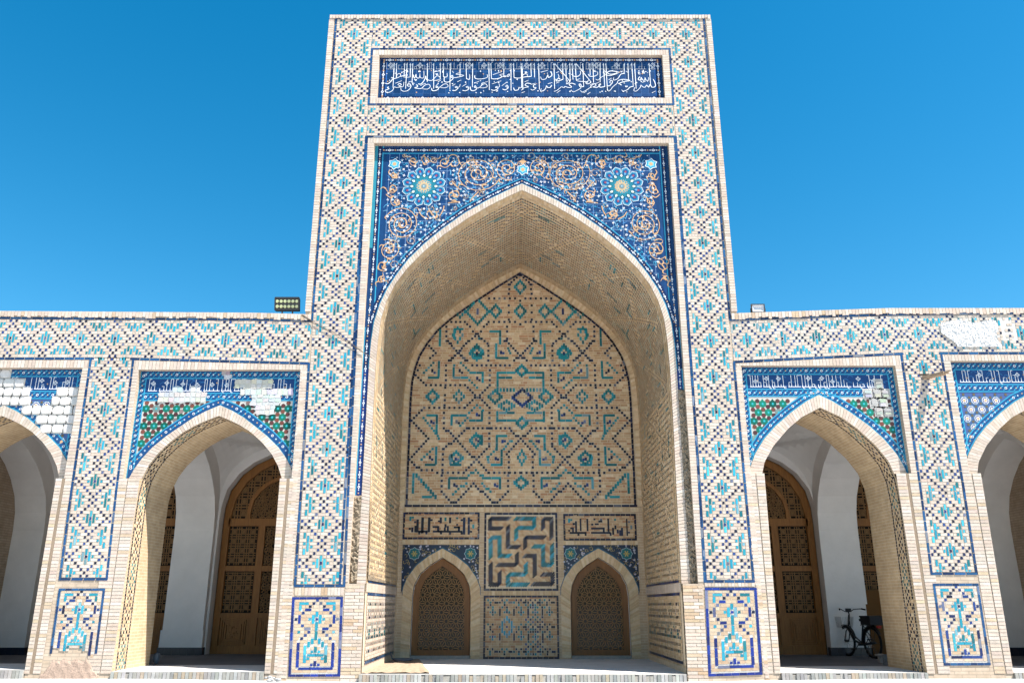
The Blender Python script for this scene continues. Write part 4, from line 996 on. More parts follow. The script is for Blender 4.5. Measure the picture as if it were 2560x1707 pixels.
for a, b, y0_, y1_ in ((155, 800, 365, 400), (1503, 2130, 375, 408), (840, 1465, 795, 830)):
    p, q, r_, s_ = kk(a, y0_), kk(b, y0_), kk(a, y1_), kk(b, y1_); ring(bm, [p, q], [r_, s_], 28, BR_VAULT, .06, 0, .006, 0, True, MORT_T)
bm.build('back_wall_edging', P, TILEM)
def kbar(mb, t, code, n=.011, sh=0):
    p, q = kk(t[0], t[1]), kk(t[2], t[3]); x0, x1, z0, z1 = p[0] - .006, q[0] + .006, q[2] - .004, p[2] + .004
    mb.poly([(x0 - .008, BY - n + .003, z0 - .008), (x1 + .008, BY - n + .003, z0 - .008), (x1 + .008, BY - n + .003, z1 + .008), (x0 - .008, BY - n + .003, z1 + .008)], (.5, .42, .32), 0)
    mb.poly([(x0, BY - n, z0), (x1, BY - n, z0), (x1, BY - n, z1), (x0, BY - n, z1)], glz(code), 1)
KL = [(275,195,288,300),(316,178,330,310),(372,178,386,300),(290,288,362,302),(290,300,302,318),(350,300,362,318),(255,210,268,222),(258,248,270,300),(232,262,244,300),(210,265,224,280),(470,178,484,225),(455,203,470,216),(548,178,562,225),(393,193,407,207),(410,250,450,264),(448,250,462,300),(412,288,475,302),(472,288,486,318),(505,262,517,292),(530,250,542,292),(510,235,523,260),(486,290,655,303),(548,303,562,320),(588,253,635,267),(622,253,636,292),(608,233,620,245),(645,303,658,320),(645,193,660,207),(665,178,680,320),(705,178,718,235),(705,240,718,320),(725,290,737,303),(725,195,740,210)]
KR = [(1605,210,1618,302),(1643,188,1656,290),(1700,190,1714,290),(1560,300,1690,314),(1625,314,1638,330),(1685,300,1698,330),(1585,225,1600,240),(1580,262,1592,300),(1548,282,1560,295),(1565,262,1578,275),(1740,263,1850,277),(1740,300,1900,313),(1838,277,1850,300),(1875,188,1890,295),(1740,230,1755,243),(1770,228,1800,240),(1800,205,1830,218),(1760,188,1772,200),(1815,190,1828,205),(1895,305,1908,330),(1915,265,1930,320),(1935,245,1948,275),(1955,280,1968,310),(1975,285,1988,330),(1990,265,2005,330),(2032,190,2045,330),(2050,210,2062,222),(2050,298,2062,310)]
for fr, bars, teal in (((172, 143, 792, 352), KL, [(216,172,228,205),(235,172,250,185),(510,178,523,207),(608,178,620,190),(743,238,756,268)]), ((1512, 156, 2114, 362), KR, [(1546,190,1560,220),(1566,192,1578,205),(1932,190,1945,203),(2068,245,2082,275)])):
    m_ = MB(); p, q = kk(fr[0], fr[1]), kk(fr[2], fr[3]); courses(m_, p[0], q[0], q[2], p[2], BY, BR_TAN, .16, .0635, .007, MORT_T)
    blueline(m_, rectpts(p[0], q[0], q[2], p[2]), .05, .12, 'd', BY)
    for b in bars: kbar(m_, b, 'd')
    for b in teal: kbar(m_, b, 'g')
    m_.build('square_script_panel', P, TILEM)
# slanted-brick key panel
m_ = MB(); p, q = kk(852, 147), kk(1455, 783); x0, x1, z0, z1 = p[0], q[0], q[2], p[2]
m_.poly([(x0, BY - .003, z0), (x1, BY - .003, z0), (x1, BY - .003, z1), (x0, BY - .003, z1)], MORT_T, 0)
blueline(m_, rectpts(x0, x1, z0, z1), .05, .14, 'd', BY)
def slant(x, z, L, wd, dirn, col, m__, n):
    a = .7071; ux, uz = a * dirn, a; vx, vz = -uz * wd / 2, ux * wd / 2; ux *= L / 2; uz *= L / 2
    pts = [(x - ux - vx, z - uz - vz), (x + ux - vx, z + uz - vz), (x + ux + vx, z + uz + vz), (x - ux + vx, z - uz + vz)]
    if min(p_[0] for p_ in pts) < x0 + .03 or max(p_[0] for p_ in pts) > x1 - .03 or min(p_[1] for p_ in pts) < z0 + .03 or max(p_[1] for p_ in pts) > z1 - .03: return
    m_.poly([(p_[0], BY - n, p_[1]) for p_ in pts], col, m__)
for i in range(-40, 80):
    for j in range(60):
        u, v = i * .058, j * .19 + (i % 2) * .095
        slant(x0 + (u - v) * .7071 + 1.2, z0 + (u + v) * .7071 - .9 + .6, .175, .043, -1, brk(BR_TAN + BR_VAULT), 0, .007) if False else None
for i in range(36):
    for j in range(42):
        xx, z = x0 + .03 + j * .0455 + (i % 2) * .02, z0 + .03 + i * .055
        slant(xx, z, .13, .034, -1, brk(BR_TAN + BR_VAULT), 0, .006 + .0001 * ((i * 3 + j) % 7))
NV = [[(1050,188),(890,188),(890,270),(985,270)],[(1040,255),(1040,425),(1130,425)],[(1335,270),(1335,190),(1405,190),(1405,350)],[(1185,430),(1185,345),(1345,345)],[(1180,500),(1265,500),(1265,665)],[(1115,485),(1115,575),(955,575)],[(895,570),(895,740),(970,740),(970,640)],[(1330,655),(1415,655),(1415,735),(1250,735)]]
TL_ = [[(1105,188),(1260,188),(1260,265),(1110,265),(1110,355)],[(895,515),(895,345),(970,345),(970,500),(1055,500)],[(1255,420),(1335,420),(1335,575),(1410,575),(1410,410)],[(1190,570),(1190,655),(1040,655),(1040,740),(1205,740)]]
for code, LL in (('d', NV), ('t', TL_)):
    for L in LL:
        P3 = [kk(*t) for t in L]; n = round(plen(P3) / .058)
        for i_, p_ in enumerate(resample(P3, n)): slant(p_[0], p_[2], .146, .037, 1, glz(code if code == 'd' else rnd.choice('tg')), 1, .0125 + .0002 * (i_ % 2))
m_.build('key_pattern_panel', P, TILEM)
# chequered panel at the foot
m_ = MB(); p, q = kk(845, 840), kk(1464, 1355); x0, x1, z0, z1 = p[0], q[0], q[2], p[2]
nc, nr = 31, 25
mpf = lambda c, r, n: (x0 + (x1 - x0) * c / nc, BY - n, z1 - (z1 - z0) * r / nr)
T = []
for r in range(1, nr - 1):
    for c in range(1, nc - 1):
        a, b = c % 6, r % 10
        if (a, b) in ((1, 1), (3, 1), (2, 2), (0, 2), (1, 4), (3, 4), (2, 3)): T.append((c, c, r, r, rnd.choice('ddg')))
        elif (a, b) in ((4, 6), (2, 6), (3, 5), (3, 7)): T.append((c, c, r, r, 'g'))
        elif (a, b) == (3, 6): T.append((c, c, r, r, 'k'))
        elif a == 0 and b == 5: T.append((c, c, r, r + 2, 'd'))
        elif a == 4 and b == 2: T.append((c, c + 1, r, r, 'd'))
        elif c > 16 and c < 25 and (c + r) % 2 == 0 and b not in (2, 5, 6, 7): T.append((c, c, r, r, rnd.choice('kgd')))
for k in range(-4, 5):
    T = [t for t in T if not (t[0] <= 9 + k <= t[1] and abs(k) + abs((t[2] + t[3]) / 2 - 12) < 6)]
for c, a, b in ((9, 8, 9), (9, 15, 16), (8, 9, 10), (10, 9, 10), (8, 14, 15), (10, 14, 15), (7, 10, 14), (11, 10, 14), (6, 12, 12), (12, 12, 12), (9, 12, 12)): T.append((c, c, a, b, 't' if (c, a) != (9, 12) else 'k'))
seen = set(); T2 = []
for t in reversed(T):
    cells = [(c, r) for c in range(t[0], t[1] + 1) for r in range(t[2], t[3] + 1)]
    if any(x in seen for x in cells): continue
    seen.update(cells); T2.append(t)
lattice(m_, mpf, 0, nc, 0, nr, T2, BR_TAN, .05, (.66, .56, .44), None, (1, 2, 3))
blueline(m_, rectpts(x0, x1, z0, z1), .045, .12, 'd', BY); m_.build('chequered_panel', P, TILEM)
# door spandrels and arches
for ax, xa, xb in ((DL, -2.66, -.80), (DR, 1.255, 3.06)):
    m_ = MB(); e_ = lambda x: interp(abs(x - ax), [a for a, b in DEXT], [b for a, b in DEXT]) if abs(x - ax) < .93 else 1.65
    n = 40
    for i in range(n):
        a, b = xa + (xb - xa) * i / n, xa + (xb - xa) * (i + 1) / n
        m_.poly([(a, BY - .004, e_(a)), (b, BY - .004, e_(b)), (b, BY - .004, 2.785), (a, BY - .004, 2.785)], jit((.008, .022, .05), .15), 1)
    ribbon(m_, [(ax + a, b + .015) for a, b in sym(DEXT)], .025, .025, BY - .006, (.015, .10, .16))
    for s_ in (-1, 1):
        cx_ = ax + s_ * .68
        for r_, c_, n_ in ((.155, (.36, .45, .50), .007), (.142, (.010, .12, .125), .008)): starp(m_, cx_, 2.575, r_, r_ * .84, 8, BY - n_, c_)
        for k in range(6): ribbon(m_, [(cx_, 2.575), (cx_ + .07 * math.cos(k * 1.05), 2.575 + .07 * math.sin(k * 1.05))], .012, .03, BY - .009, (.45, .33, .08))
    for k in range(330):
        x, z = rnd.uniform(xa, xb), rnd.uniform(1.8, 2.77)
        if z < e_(x) + .06 or min(math.hypot(x - ax - .68, z - 2.575), math.hypot(x - ax + .68, z - 2.575)) < .17: continue
        if rnd.random() < .5:
            a = rnd.uniform(0, 6.3); ribbon(m_, smooth([(x + .05 * math.cos(a + t) * (1 - t / 6), z + .05 * math.sin(a + t) * (1 - t / 6)) for t in (0, 1, 2, 3, 4)], 2), .010, .006, BY - .007, jit((.42, .30, .10), .2))
        else: starp(m_, x, z, .028, .016, 5, BY - .008, jit((.42, .40, .46), .2))
    m_.build('door_spandrel', P, TILEM)
    m_ = MB(); E_ = [(ax + a, BY, b) for a, b in sym(DEXT + [(.93, .22)])]; I_ = [(ax + a, BY, b) for a, b in sym(DINT[:-1] + [(.71, .22)])]; hf = len(E_) // 2; hg = len(I_) // 2
    ring(m_, E_[:hf + 1], I_[:hg + 1], 46, BR_VAULT, .06, 0, .007, 0, True, MORT_T); ring(m_, E_[hf:], I_[hg:], 46, BR_VAULT, .06, 0, .007, 0, True, MORT_T)
    m_.build('door_arch', P, TILEM)

# ---------------------------------------------------------------- lattice doors
def arch_at(prof, d):
    return interp(abs(d), [a for a, b in prof], [b for a, b in prof])
def leaf_frame(mb, outer, inner, y, th):
    """frame between two closed outlines of equal length"""
    n = len(outer)
    for i in range(n):
        a, b, c_, d = outer[i], outer[(i + 1) % n], inner[(i + 1) % n], inner[i]
        mb.poly([(a[0], y, a[1]), (b[0], y, b[1]), (c_[0], y, c_[1]), (d[0], y, d[1])])
        mb.poly([(d[0], y, d[1]), (c_[0], y, c_[1]), (c_[0], y + th, c_[1]), (d[0], y + th, d[1])])
        mb.poly([(a[0], y, a[1]), (b[0], y, b[1]), (b[0], y + th, b[1]), (a[0], y + th, a[1])])
def seg(mb, a, b, wd, y, th=.025):
    dx, dz = b[0] - a[0], b[1] - a[1]; L = math.hypot(dx, dz)
    if L < 1e-5: return
    nx, nz = -dz / L * wd / 2, dx / L * wd / 2
    q = [(a[0] + nx, a[1] + nz), (b[0] + nx, b[1] + nz), (b[0] - nx, b[1] - nz), (a[0] - nx, a[1] - nz)]
    mb.poly([(p[0], y, p[1]) for p in q])
    for i in (0, 2): mb.poly([(q[i][0], y, q[i][1]), (q[i + 1][0], y, q[i + 1][1]), (q[i + 1][0], y + th, q[i + 1][1]), (q[i][0], y + th, q[i][1])])
def clipseg(a, b, ok_, n=14):
    """pieces of a segment inside a region"""
    out = []; cur = None
    for i in range(n):
        p = (a[0] + (b[0] - a[0]) * i / n, a[1] + (b[1] - a[1]) * i / n); q = (a[0] + (b[0] - a[0]) * (i + 1) / n, a[1] + (b[1] - a[1]) * (i + 1) / n)
        if ok_((p[0] + q[0]) / 2, (p[1] + q[1]) / 2): cur = (cur[0], q) if cur else (p, q)
        elif cur: out.append(cur); cur = None
    if cur: out.append(cur)
    return out
def niche_door(ax):
    d = thing_child('door', P); y = BY + .12
    o_ = [(ax + a * .985, b - .015) for a, b in sym(DINT)]; n = len(o_)
    i_ = [(ax + a * .815, .25 + .11 + (b - .25) * .865 if b > .3 else .36) for a, b in sym(DINT)]
    m = MB(); leaf_frame(m, o_, i_, y, .09)
    o2 = [(ax + a * .835, .25 + .10 + (b - .25) * .878 if b > .3 else .35) for a, b in sym(DINT)]; i2 = [(ax + a * .775, .39 + (b - .25) * .845 if b > .3 else .385) for a, b in sym(DINT)]
    leaf_frame(m, o2, i2, y + .02, .05); m.build('frame', d, (M_WOODD,))
    m = MB(); ys = y + .04; prof = [(a * .79, .38 + (b - .25) * .85) for a, b in DINT[:-1]] + [(.71 * .79, .37)]
    inn = lambda x, z: abs(x - ax) < prof[-1][0] and z > .38 and z < arch_at(prof, x - ax)
    px, pz_ = .232, .201; L = []
    for r in range(-1, 13):
        for c in range(-4, 5):
            x, z = ax + c * px + (r % 2) * px / 2, .42 + r * pz_
            k6 = [(x + .128 * math.cos(math.pi * (i / 3 + 1 / 6)), z + .128 * math.sin(math.pi * (i / 3 + 1 / 6))) for i in range(6)]
            k10 = [(x + .058 * math.cos(math.pi * (i / 3 + 1 / 6)), z + .058 * math.sin(math.pi * (i / 3 + 1 / 6))) for i in range(6)]
            kk_ = [(x + .072 * math.cos(math.pi * i / 3), z + .072 * math.sin(math.pi * i / 3)) for i in range(6)]
            for i in range(6):
                L.append((k10[i], kk_[i])); L.append((kk_[i], k10[i - 5])); L.append((k10[i], k6[i])); L.append((kk_[i], (x + .116 * math.cos(math.pi * i / 3), z + .116 * math.sin(math.pi * i / 3))))
    for a, b in L:
        if inn((a[0] + b[0]) / 2, (a[1] + b[1]) / 2): seg(m, a, b, .015, ys, .018)
    m.build('lattice_screen', d, (M_WOODL,))
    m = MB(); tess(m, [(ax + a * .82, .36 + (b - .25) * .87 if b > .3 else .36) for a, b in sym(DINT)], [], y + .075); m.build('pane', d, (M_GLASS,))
    m = MB()
    for k in range(2):
        ring(m, [(ax - .70, BY - .0 + .03 * k, .26 - .0 - k * .06), (ax + .70, BY + .03 * k, .26 - k * .06)], [(ax - .70, BY + .03 * k, .205 - k * .06), (ax + .70, BY + .03 * k, .205 - k * .06)], 20, BR_KERB, .06)
    m.box(ax - .70, ax + .70, BY - .01, BY + .3, .1, .262, (.3, .28, .25)); m.build('threshold', d, TILEM)
    return d
def thing_child(name, parent, loc=None):
    o = bpy.data.objects.new(name, None); COL.objects.link(o); o.empty_display_size = .2
    o.parent = parent; o.matrix_parent_inverse = parent.matrix_world.inverted(); bpy.context.view_layer.update(); return o
niche_door(DL); niche_door(DR)

# ================================================================== ARCADE WINGS
P1E = [(0,5.225),(.25,5.115),(.5,4.975),(.75,4.79),(1.0,4.60),(1.25,4.37),(1.44,4.13),(1.56,3.92),(1.635,3.74)]
P1I = [(0,5.01),(.2,4.93),(.42,4.83),(.67,4.68),(.92,4.47),(1.13,4.24),(1.28,4.0),(1.38,3.74),(1.425,3.45),(1.43,3.1),(1.42,2.0),(1.40,.1)]
P2E = [(0,5.44),(.26,5.31),(.58,5.09),(.94,4.8),(1.19,4.54),(1.40,4.24),(1.50,4.02),(1.555,3.84)]
P2I = [(0,5.18),(.4,4.98),(.70,4.74),(1.02,4.40),(1.23,4.08),(1.33,3.74),(1.36,3.32),(1.355,2.5),(1.34,.1)]
NIP = [(0,5.40),(.5,5.2),(.95,4.98),(1.3,4.70),(1.58,4.28),(1.68,3.85),(1.70,3.4),(1.70,.2)]
FT, AD, BK = .12, 1.62, 5.6              # recess, front wall thickness, aisle back wall
def girih_fill(mb, inreg, x0, x1, z0, z1, y, kind):
    if kind == 'star':
        a = .205; r = 0; z = z0
        while z < z1 + a:
            x = x0 + (r % 2) * a / 2
            while x < x1 + a:
                if inreg(x, z): starp(mb, x, z, .108, .070, 6, y - .003, glz('e'), math.pi / 6); starp(mb, x, z, .03, .018, 6, y - .0045, (.03, .36, .38))
                for k in (0, 1):
                    px, pz_ = x + a / 2, z + (a * .289 if k == 0 else -a * .289)
                    if inreg(px, pz_): disc(mb, px, pz_, .048, y - .0038, glz('r'), 3 if False else 6, 1, .3 + k)
                x += a
            z += a * .866; r += 1
    else:
        a = .215; r = 0; z = z0
        while z < z1 + a:
            x = x0 + (r % 2) * a / 2
            while x < x1 + a:
                if inreg(x, z):
                    disc(mb, x, z, .103, y - .003, (.08, .21, .32), 6, 1, math.pi / 6); disc(mb, x, z, .091, y - .0036, NAVY2, 6, 1, math.pi / 6)
                    disc(mb, x, z, .076, y - .0044, WHT, 8, 1, .39); disc(mb, x, z, .064, y - .0051, (.02, .04, .16), 8, 1, .39); starp(mb, x, z, .054, .03, 6, y - .0058, WHT); starp(mb, x, z, .042, .02, 6, y - .0066, ORG, .5)
                for k in (0, 1):
                    px, pz_ = x + a / 2, z + (a * .289 if k == 0 else -a * .289)
                    if inreg(px, pz_): disc(mb, px, pz_, .03, y - .0042, (.12, .09, .05), 6)
                x += a
            z += a * .866; r += 1
def border_flowers(mb, pts, step, y, s=.030):
    P3 = resample([(p[0], 0, p[1]) for p in pts], max(2, round(plen([(p[0], 0, p[1]) for p in pts]) / step)))
    for i, p in enumerate(P3):
        if i % 3 == 0: starp(mb, p[0], p[2], s, s * .72, 6, y, WHT); disc(mb, p[0], p[2], s * .5, y - .001, (.08, .02, .02) if i % 2 else NAVY, 6)
        elif i % 3 == 1: starp(mb, p[0], p[2], s * .8, s * .4, 4, y, jit((.45, .52, .58), .15), rnd.uniform(0, 1))
        else: starp(mb, p[0], p[2], s * .6, s * .4, 4, y, ORG, rnd.uniform(0, 1))
        ribbon(mb, [(p[0] - .055, p[2] - .05), (p[0] + rnd.uniform(-.02, .02), p[2]), (p[0] + .055, p[2] + .05)], .016, .022, y + .0016, CYAN)
def kufic_band(mb, x0, x1, z0, z1, y, seed):
    q = random.Random(seed); x = x0 + .03; H_ = z1 - z0
    wl_ = lambda pts, w_=.011: ribbon(mb, pts, w_, w_, y, WHT)
    while x < x1 - .12:
        w_ = q.uniform(.14, .34); xe = min(x + w_, x1 - .03)
        wl_([(x, z0 + .05), (xe, z0 + .05)], .013)
        t = x + .015
        while t < xe:
            hh = q.choice((.35, .55, .92, .92, .92, .2)) * H_ * .85; wl_([(t, z0 + .05), (t, z0 + .05 + hh)])
            if q.random() < .45: wl_([(t, z0 + .05 + hh), (t + q.choice((-1, 1)) * .045, z0 + .05 + hh)])
            if q.random() < .3: wl_([(t, z0 + .05), (t + .02, z0 + .015), (t + .05, z0 + .015)])
            t += q.uniform(.045, .085)
        if q.random() < .8:
            kx, kz = (x + xe) / 2, z0 + H_ * q.uniform(.5, .75)
            for dx, dz in ((0, .03), (0, -.03), (.03, 0), (-.03, 0)): starp(mb, kx + dx, kz + dz, .024, .015, 4, y - .001, WHT); disc(mb, kx + dx, kz + dz, .008, y - .002, NAVY, 4)
        if q.random() < .5: starp(mb, q.uniform(x, xe), z0 + H_ * q.uniform(.3, .7), .02, .012, 5, y - .0005, ORG)
        x = xe + q.uniform(.02, .05)
def bay_spandrel(parent, c, L, Rr, zt, EXTP, zs, kind, seed, cut=None):
    """recessed tile panel over an arch: borders, square-script band, star field"""
    mb = MB(); y = FT; n = 64
    ze = lambda x: interp(abs(x - c), [a for a, b in EXTP], [b for a, b in EXTP]) if abs(x - c) < EXTP[-1][0] else zs
    cutf = cut or (lambda x, z: False)
    for i in range(n):
        a, b = L + (Rr - L) * i / n, L + (Rr - L) * (i + 1) / n
        for j in range(8):
            f = lambda x, t: ze(x) + (zt - ze(x)) * t
            q = [(a, f(a, j / 8)), (b, f(b, j / 8)), (b, f(b, (j + 1) / 8)), (a, f(a, (j + 1) / 8))]
            col = (.50, .47, .42) if kind == 'star' else (.06, .10, .24)
            mb.poly([(p[0], y, p[1]) for p in q], jit(col, .06), 1)
    bw = .115
    zk1, zk0 = zt - .155, zt - .155 - .31; zb2 = zk0 - .15
    field = lambda x, z: L + bw + .05 < x < Rr - bw - .05 and z < zb2 - .05 and z > ze(x) + .15 and not cutf(x, z)
    girih_fill(mb, field, L, Rr, zs, zt, y, kind)
    S_ = lambda pts, wd, n_, col: ribbon(mb, pts, wd, wd, y - n_, col)
    BLU = (.012, .06, .17)
    S_([(L + .06, zt), (L + .06, zs)], .12, .004, BLU); S_([(Rr - .06, zt), (Rr - .06, zs)], .12, .004, BLU); S_([(L, zt - .07), (Rr, zt - .07)], .14, .0042, BLU)
    mb.poly([(L + .12, y - .0045, zk0), (Rr - .12, y - .0045, zk0), (Rr - .12, y - .0045, zk1), (L + .12, y - .0045, zk1)], (.010, .042, .145), 1)
    for i in range(26):
        x = L + .15 + (Rr - L - .3) * rnd.random(); z = rnd.uniform(zk0 + .05, zk1 - .05); ribbon(mb, smooth([(x, z), (x + .05, z + .05), (x + .12, z + .02)]), .008, .02, y - .0049, (.03, .12, .28))
    S_([(L + .12, (zk0 + zb2) / 2), (Rr - .12, (zk0 + zb2) / 2)], zk0 - zb2, .0043, BLU)
    for z in (zk1 + .004, zk0, zb2): S_([(L + .11, z), (Rr - .11, z)], .022, .006, CYAN)
    S_([(L + .125, zt - .14), (L + .125, zs + .2)], .022, .006, CYAN); S_([(Rr - .125, zt - .14), (Rr - .125, zs + .2)], .022, .006, CYAN)
    S_([(L + .008, zt), (L + .008, zs)], .016, .006, CYAN); S_([(Rr - .008, zt), (Rr - .008, zs)], .016, .006, CYAN)
    pts = [(c + a, 0, b) for a, b in sym(EXTP)]
    for off, wd, n_, col in ((.075, .13, .0055, BLU), (.012, .022, .0065, CYAN), (.148, .022, .0065, CYAN)):
        P_ = [(p[0], p[2]) for p in offset_line(pts, off)]
        P_ = [(min(max(p[0], L + .01), Rr - .01), min(p[1], zt - .48)) for p in P_]
        S_(P_, wd, n_, col)
    P_ = [(p[0], p[2]) for p in offset_line(pts, .08)][1:-1]
    border_flowers(mb, P_, .105, y - .0075); border_flowers(mb, [(L + .062, zt - .1), (L + .062, zs + .25)], .105, y - .0075); border_flowers(mb, [(Rr - .062, zt - .1), (Rr - .062, zs + .25)], .105, y - .0075)
    border_flowers(mb, [(L + .1, zt - .075), (Rr - .1, zt - .075)], .105, y - .0075); border_flowers(mb, [(L + .16, (zk0 + zb2) / 2), (Rr - .16, (zk0 + zb2) / 2)], .105, y - .0075)
    kufic_band(mb, L + .16, Rr - .16, zk0, zk1, y - .0078, seed)
    return mb, (zk1, zk0, zb2)
def rough_patch(mb, x0, x1, z0, z1, y, col, n=.012, step=.06, m=2):
    """a plaster fill with a ragged outline"""
    pts = []
    L = 2 * (x1 - x0 + z1 - z0); k = max(8, int(L / step))
    for i in range(k):
        d = L * i / k
        if d < x1 - x0: p = (x0 + d, z0)
        elif d < x1 - x0 + z1 - z0: p = (x1, z0 + d - (x1 - x0))
        elif d < 2 * (x1 - x0) + z1 - z0: p = (x1 - (d - (x1 - x0) - (z1 - z0)), z1)
        else: p = (x0, z1 - (d - 2 * (x1 - x0) - (z1 - z0)))
        pts.append((p[0] + rnd.uniform(-.026, .026), p[1] + rnd.uniform(-.026, .026)))
    mb.poly([(p[0], y - n, p[1]) for p in pts], tuple(q * .66 for q in col), m)
    nx_, nz_ = max(1, round((x1 - x0) / .11)), max(1, round((z1 - z0) / .09))
    for i in range(nx_):
        for j in range(nz_):
            a, b, c_, d = x0 + (x1 - x0) * i / nx_, x0 + (x1 - x0) * (i + 1) / nx_, z0 + (z1 - z0) * j / nz_, z0 + (z1 - z0) * (j + 1) / nz_
            q4 = [(u + rnd.uniform(-.012, .012), v + rnd.uniform(-.012, .012)) for u, v in ((a + .008, c_ + .008), (b - .008, c_ + .008), (b - .008, d - .008), (a + .008, d - .008))]
            h4 = n + rnd.uniform(.001, .005)
            if rnd.random() < .9: mb.poly([(u, y - h4 - rnd.uniform(0, .004), v) for u, v in q4], tuple(q * rnd.uniform(.62, .82) for q in col), m)
def block_patch(mb, x0, x1, z0, z1, y, inreg, mats):
    """a field of lost tiles: whitened squarish lumps of gypsum bedding with dark gaps"""
    z = z0; r = 0
    while z < z1:
        x = x0 - (r % 2) * .1
        while x < x1:
            w_ = rnd.uniform(.15, .24); hgt = .175; cx_, cz_ = x + w_ / 2, z + hgt / 2
            if inreg(cx_, cz_):
                mb.poly([(x - .01, y - .0085, z - .01), (x + w_ + .01, y - .0085, z - .01), (x + w_ + .01, y - .0085, z + hgt + .01), (x - .01, y - .0085, z + hgt + .01)], (.52, .49, .45), 2)
                k = 9; pts = []
                for i in range(k):
                    a = 2 * math.pi * i / k; q = .62 / max(abs(math.cos(a)), abs(math.sin(a))) * rnd.uniform(.72, .84)
                    pts.append((cx_ + q * w_ * math.cos(a), cz_ + q * hgt * math.sin(a)))
                top = [(cx_ + (p[0] - cx_) * .9, y - .03, cz_ + (p[1] - cz_) * .9) for p in pts]; bot = [(p[0], y - .009, p[1]) for p in pts]
                mb.poly(top, jit((.56, .535, .505), .06), 2)
                for i in range(k): mb.poly([bot[i], bot[(i + 1) % k], top[(i + 1) % k], top[i]], (.6, .57, .53), 2)
            x += w_
        z += .19; r += 1
ATTR_PATCH = attr_mat('gypsum_bedding', 0.95, 0.1, 0.2, 12, 0.02)
BAYM = (M_BRICK, M_GLAZE, ATTR_PATCH)
def jali_square(mb, x0, x1, z0, z1, y, p, ok_):
    n = 4; q = p / n; L = []
    cx_ = (x0 + x1) / 2; nx_ = int((x1 - x0) / q / 2) + 2; nz_ = int((z1 - z0) / q) + 2
    for i in range(-nx_, nx_ + 1):
        if i % 4 == 0: continue
        L.append(((cx_ + i * q, z0), (cx_ + i * q, z1)))
    for j in range(nz_):
        if j % 4 == 2: continue
        L.append(((x0, z0 + j * q), (x1, z0 + j * q)))
    for i in range(-nx_ // 4 - 1, nx_ // 4 + 2):
        for j in range(nz_ // 4 + 2):
            x, z = cx_ + i * p, z0 + (j * 4 + 2) * q; d = q * .98
            for dx, dz in ((1, 0), (0, 1), (.72, .72), (.72, -.72)): L.append(((x - d * dx, z - d * dz), (x + d * dx, z + d * dz)))
            for s_, t_ in ((1, 1), (1, -1), (-1, 1), (-1, -1)): L.append(((x + s_ * q, z + t_ * q * .4), (x + s_ * q * .4, z + t_ * q)))
    for a, b in L:
        for u, v in clipseg(a, b, lambda x, z: x0 < x < x1 and z0 < z < z1 and ok_(x, z), 30 if math.dist(a, b) > .3 else 3): seg(mb, u, v, q * .36, y, .015)
def jali_ray(mb, x0, x1, z0, z1, y, ok_):
    cx_, s_ = (x0 + x1) / 2, .105
    for ang in (0, 36, 72, 108, 144, 90):
        a = R(ang); dx, dz = math.cos(a), math.sin(a); nx_, nz_ = -dz, dx
        for k in range(-30, 31):
            if k % 3 == 0: continue
            o = k * s_ * .62; px, pz_ = cx_ + nx_ * o, (z0 + z1) / 2 + nz_ * o
            for u, v in clipseg((px - dx * 3, pz_ - dz * 3), (px + dx * 3, pz_ + dz * 3), lambda x, z: x0 < x < x1 and z0 < z < z1 and ok_(x, z), 150): seg(mb, u, v, .016, y, .015)
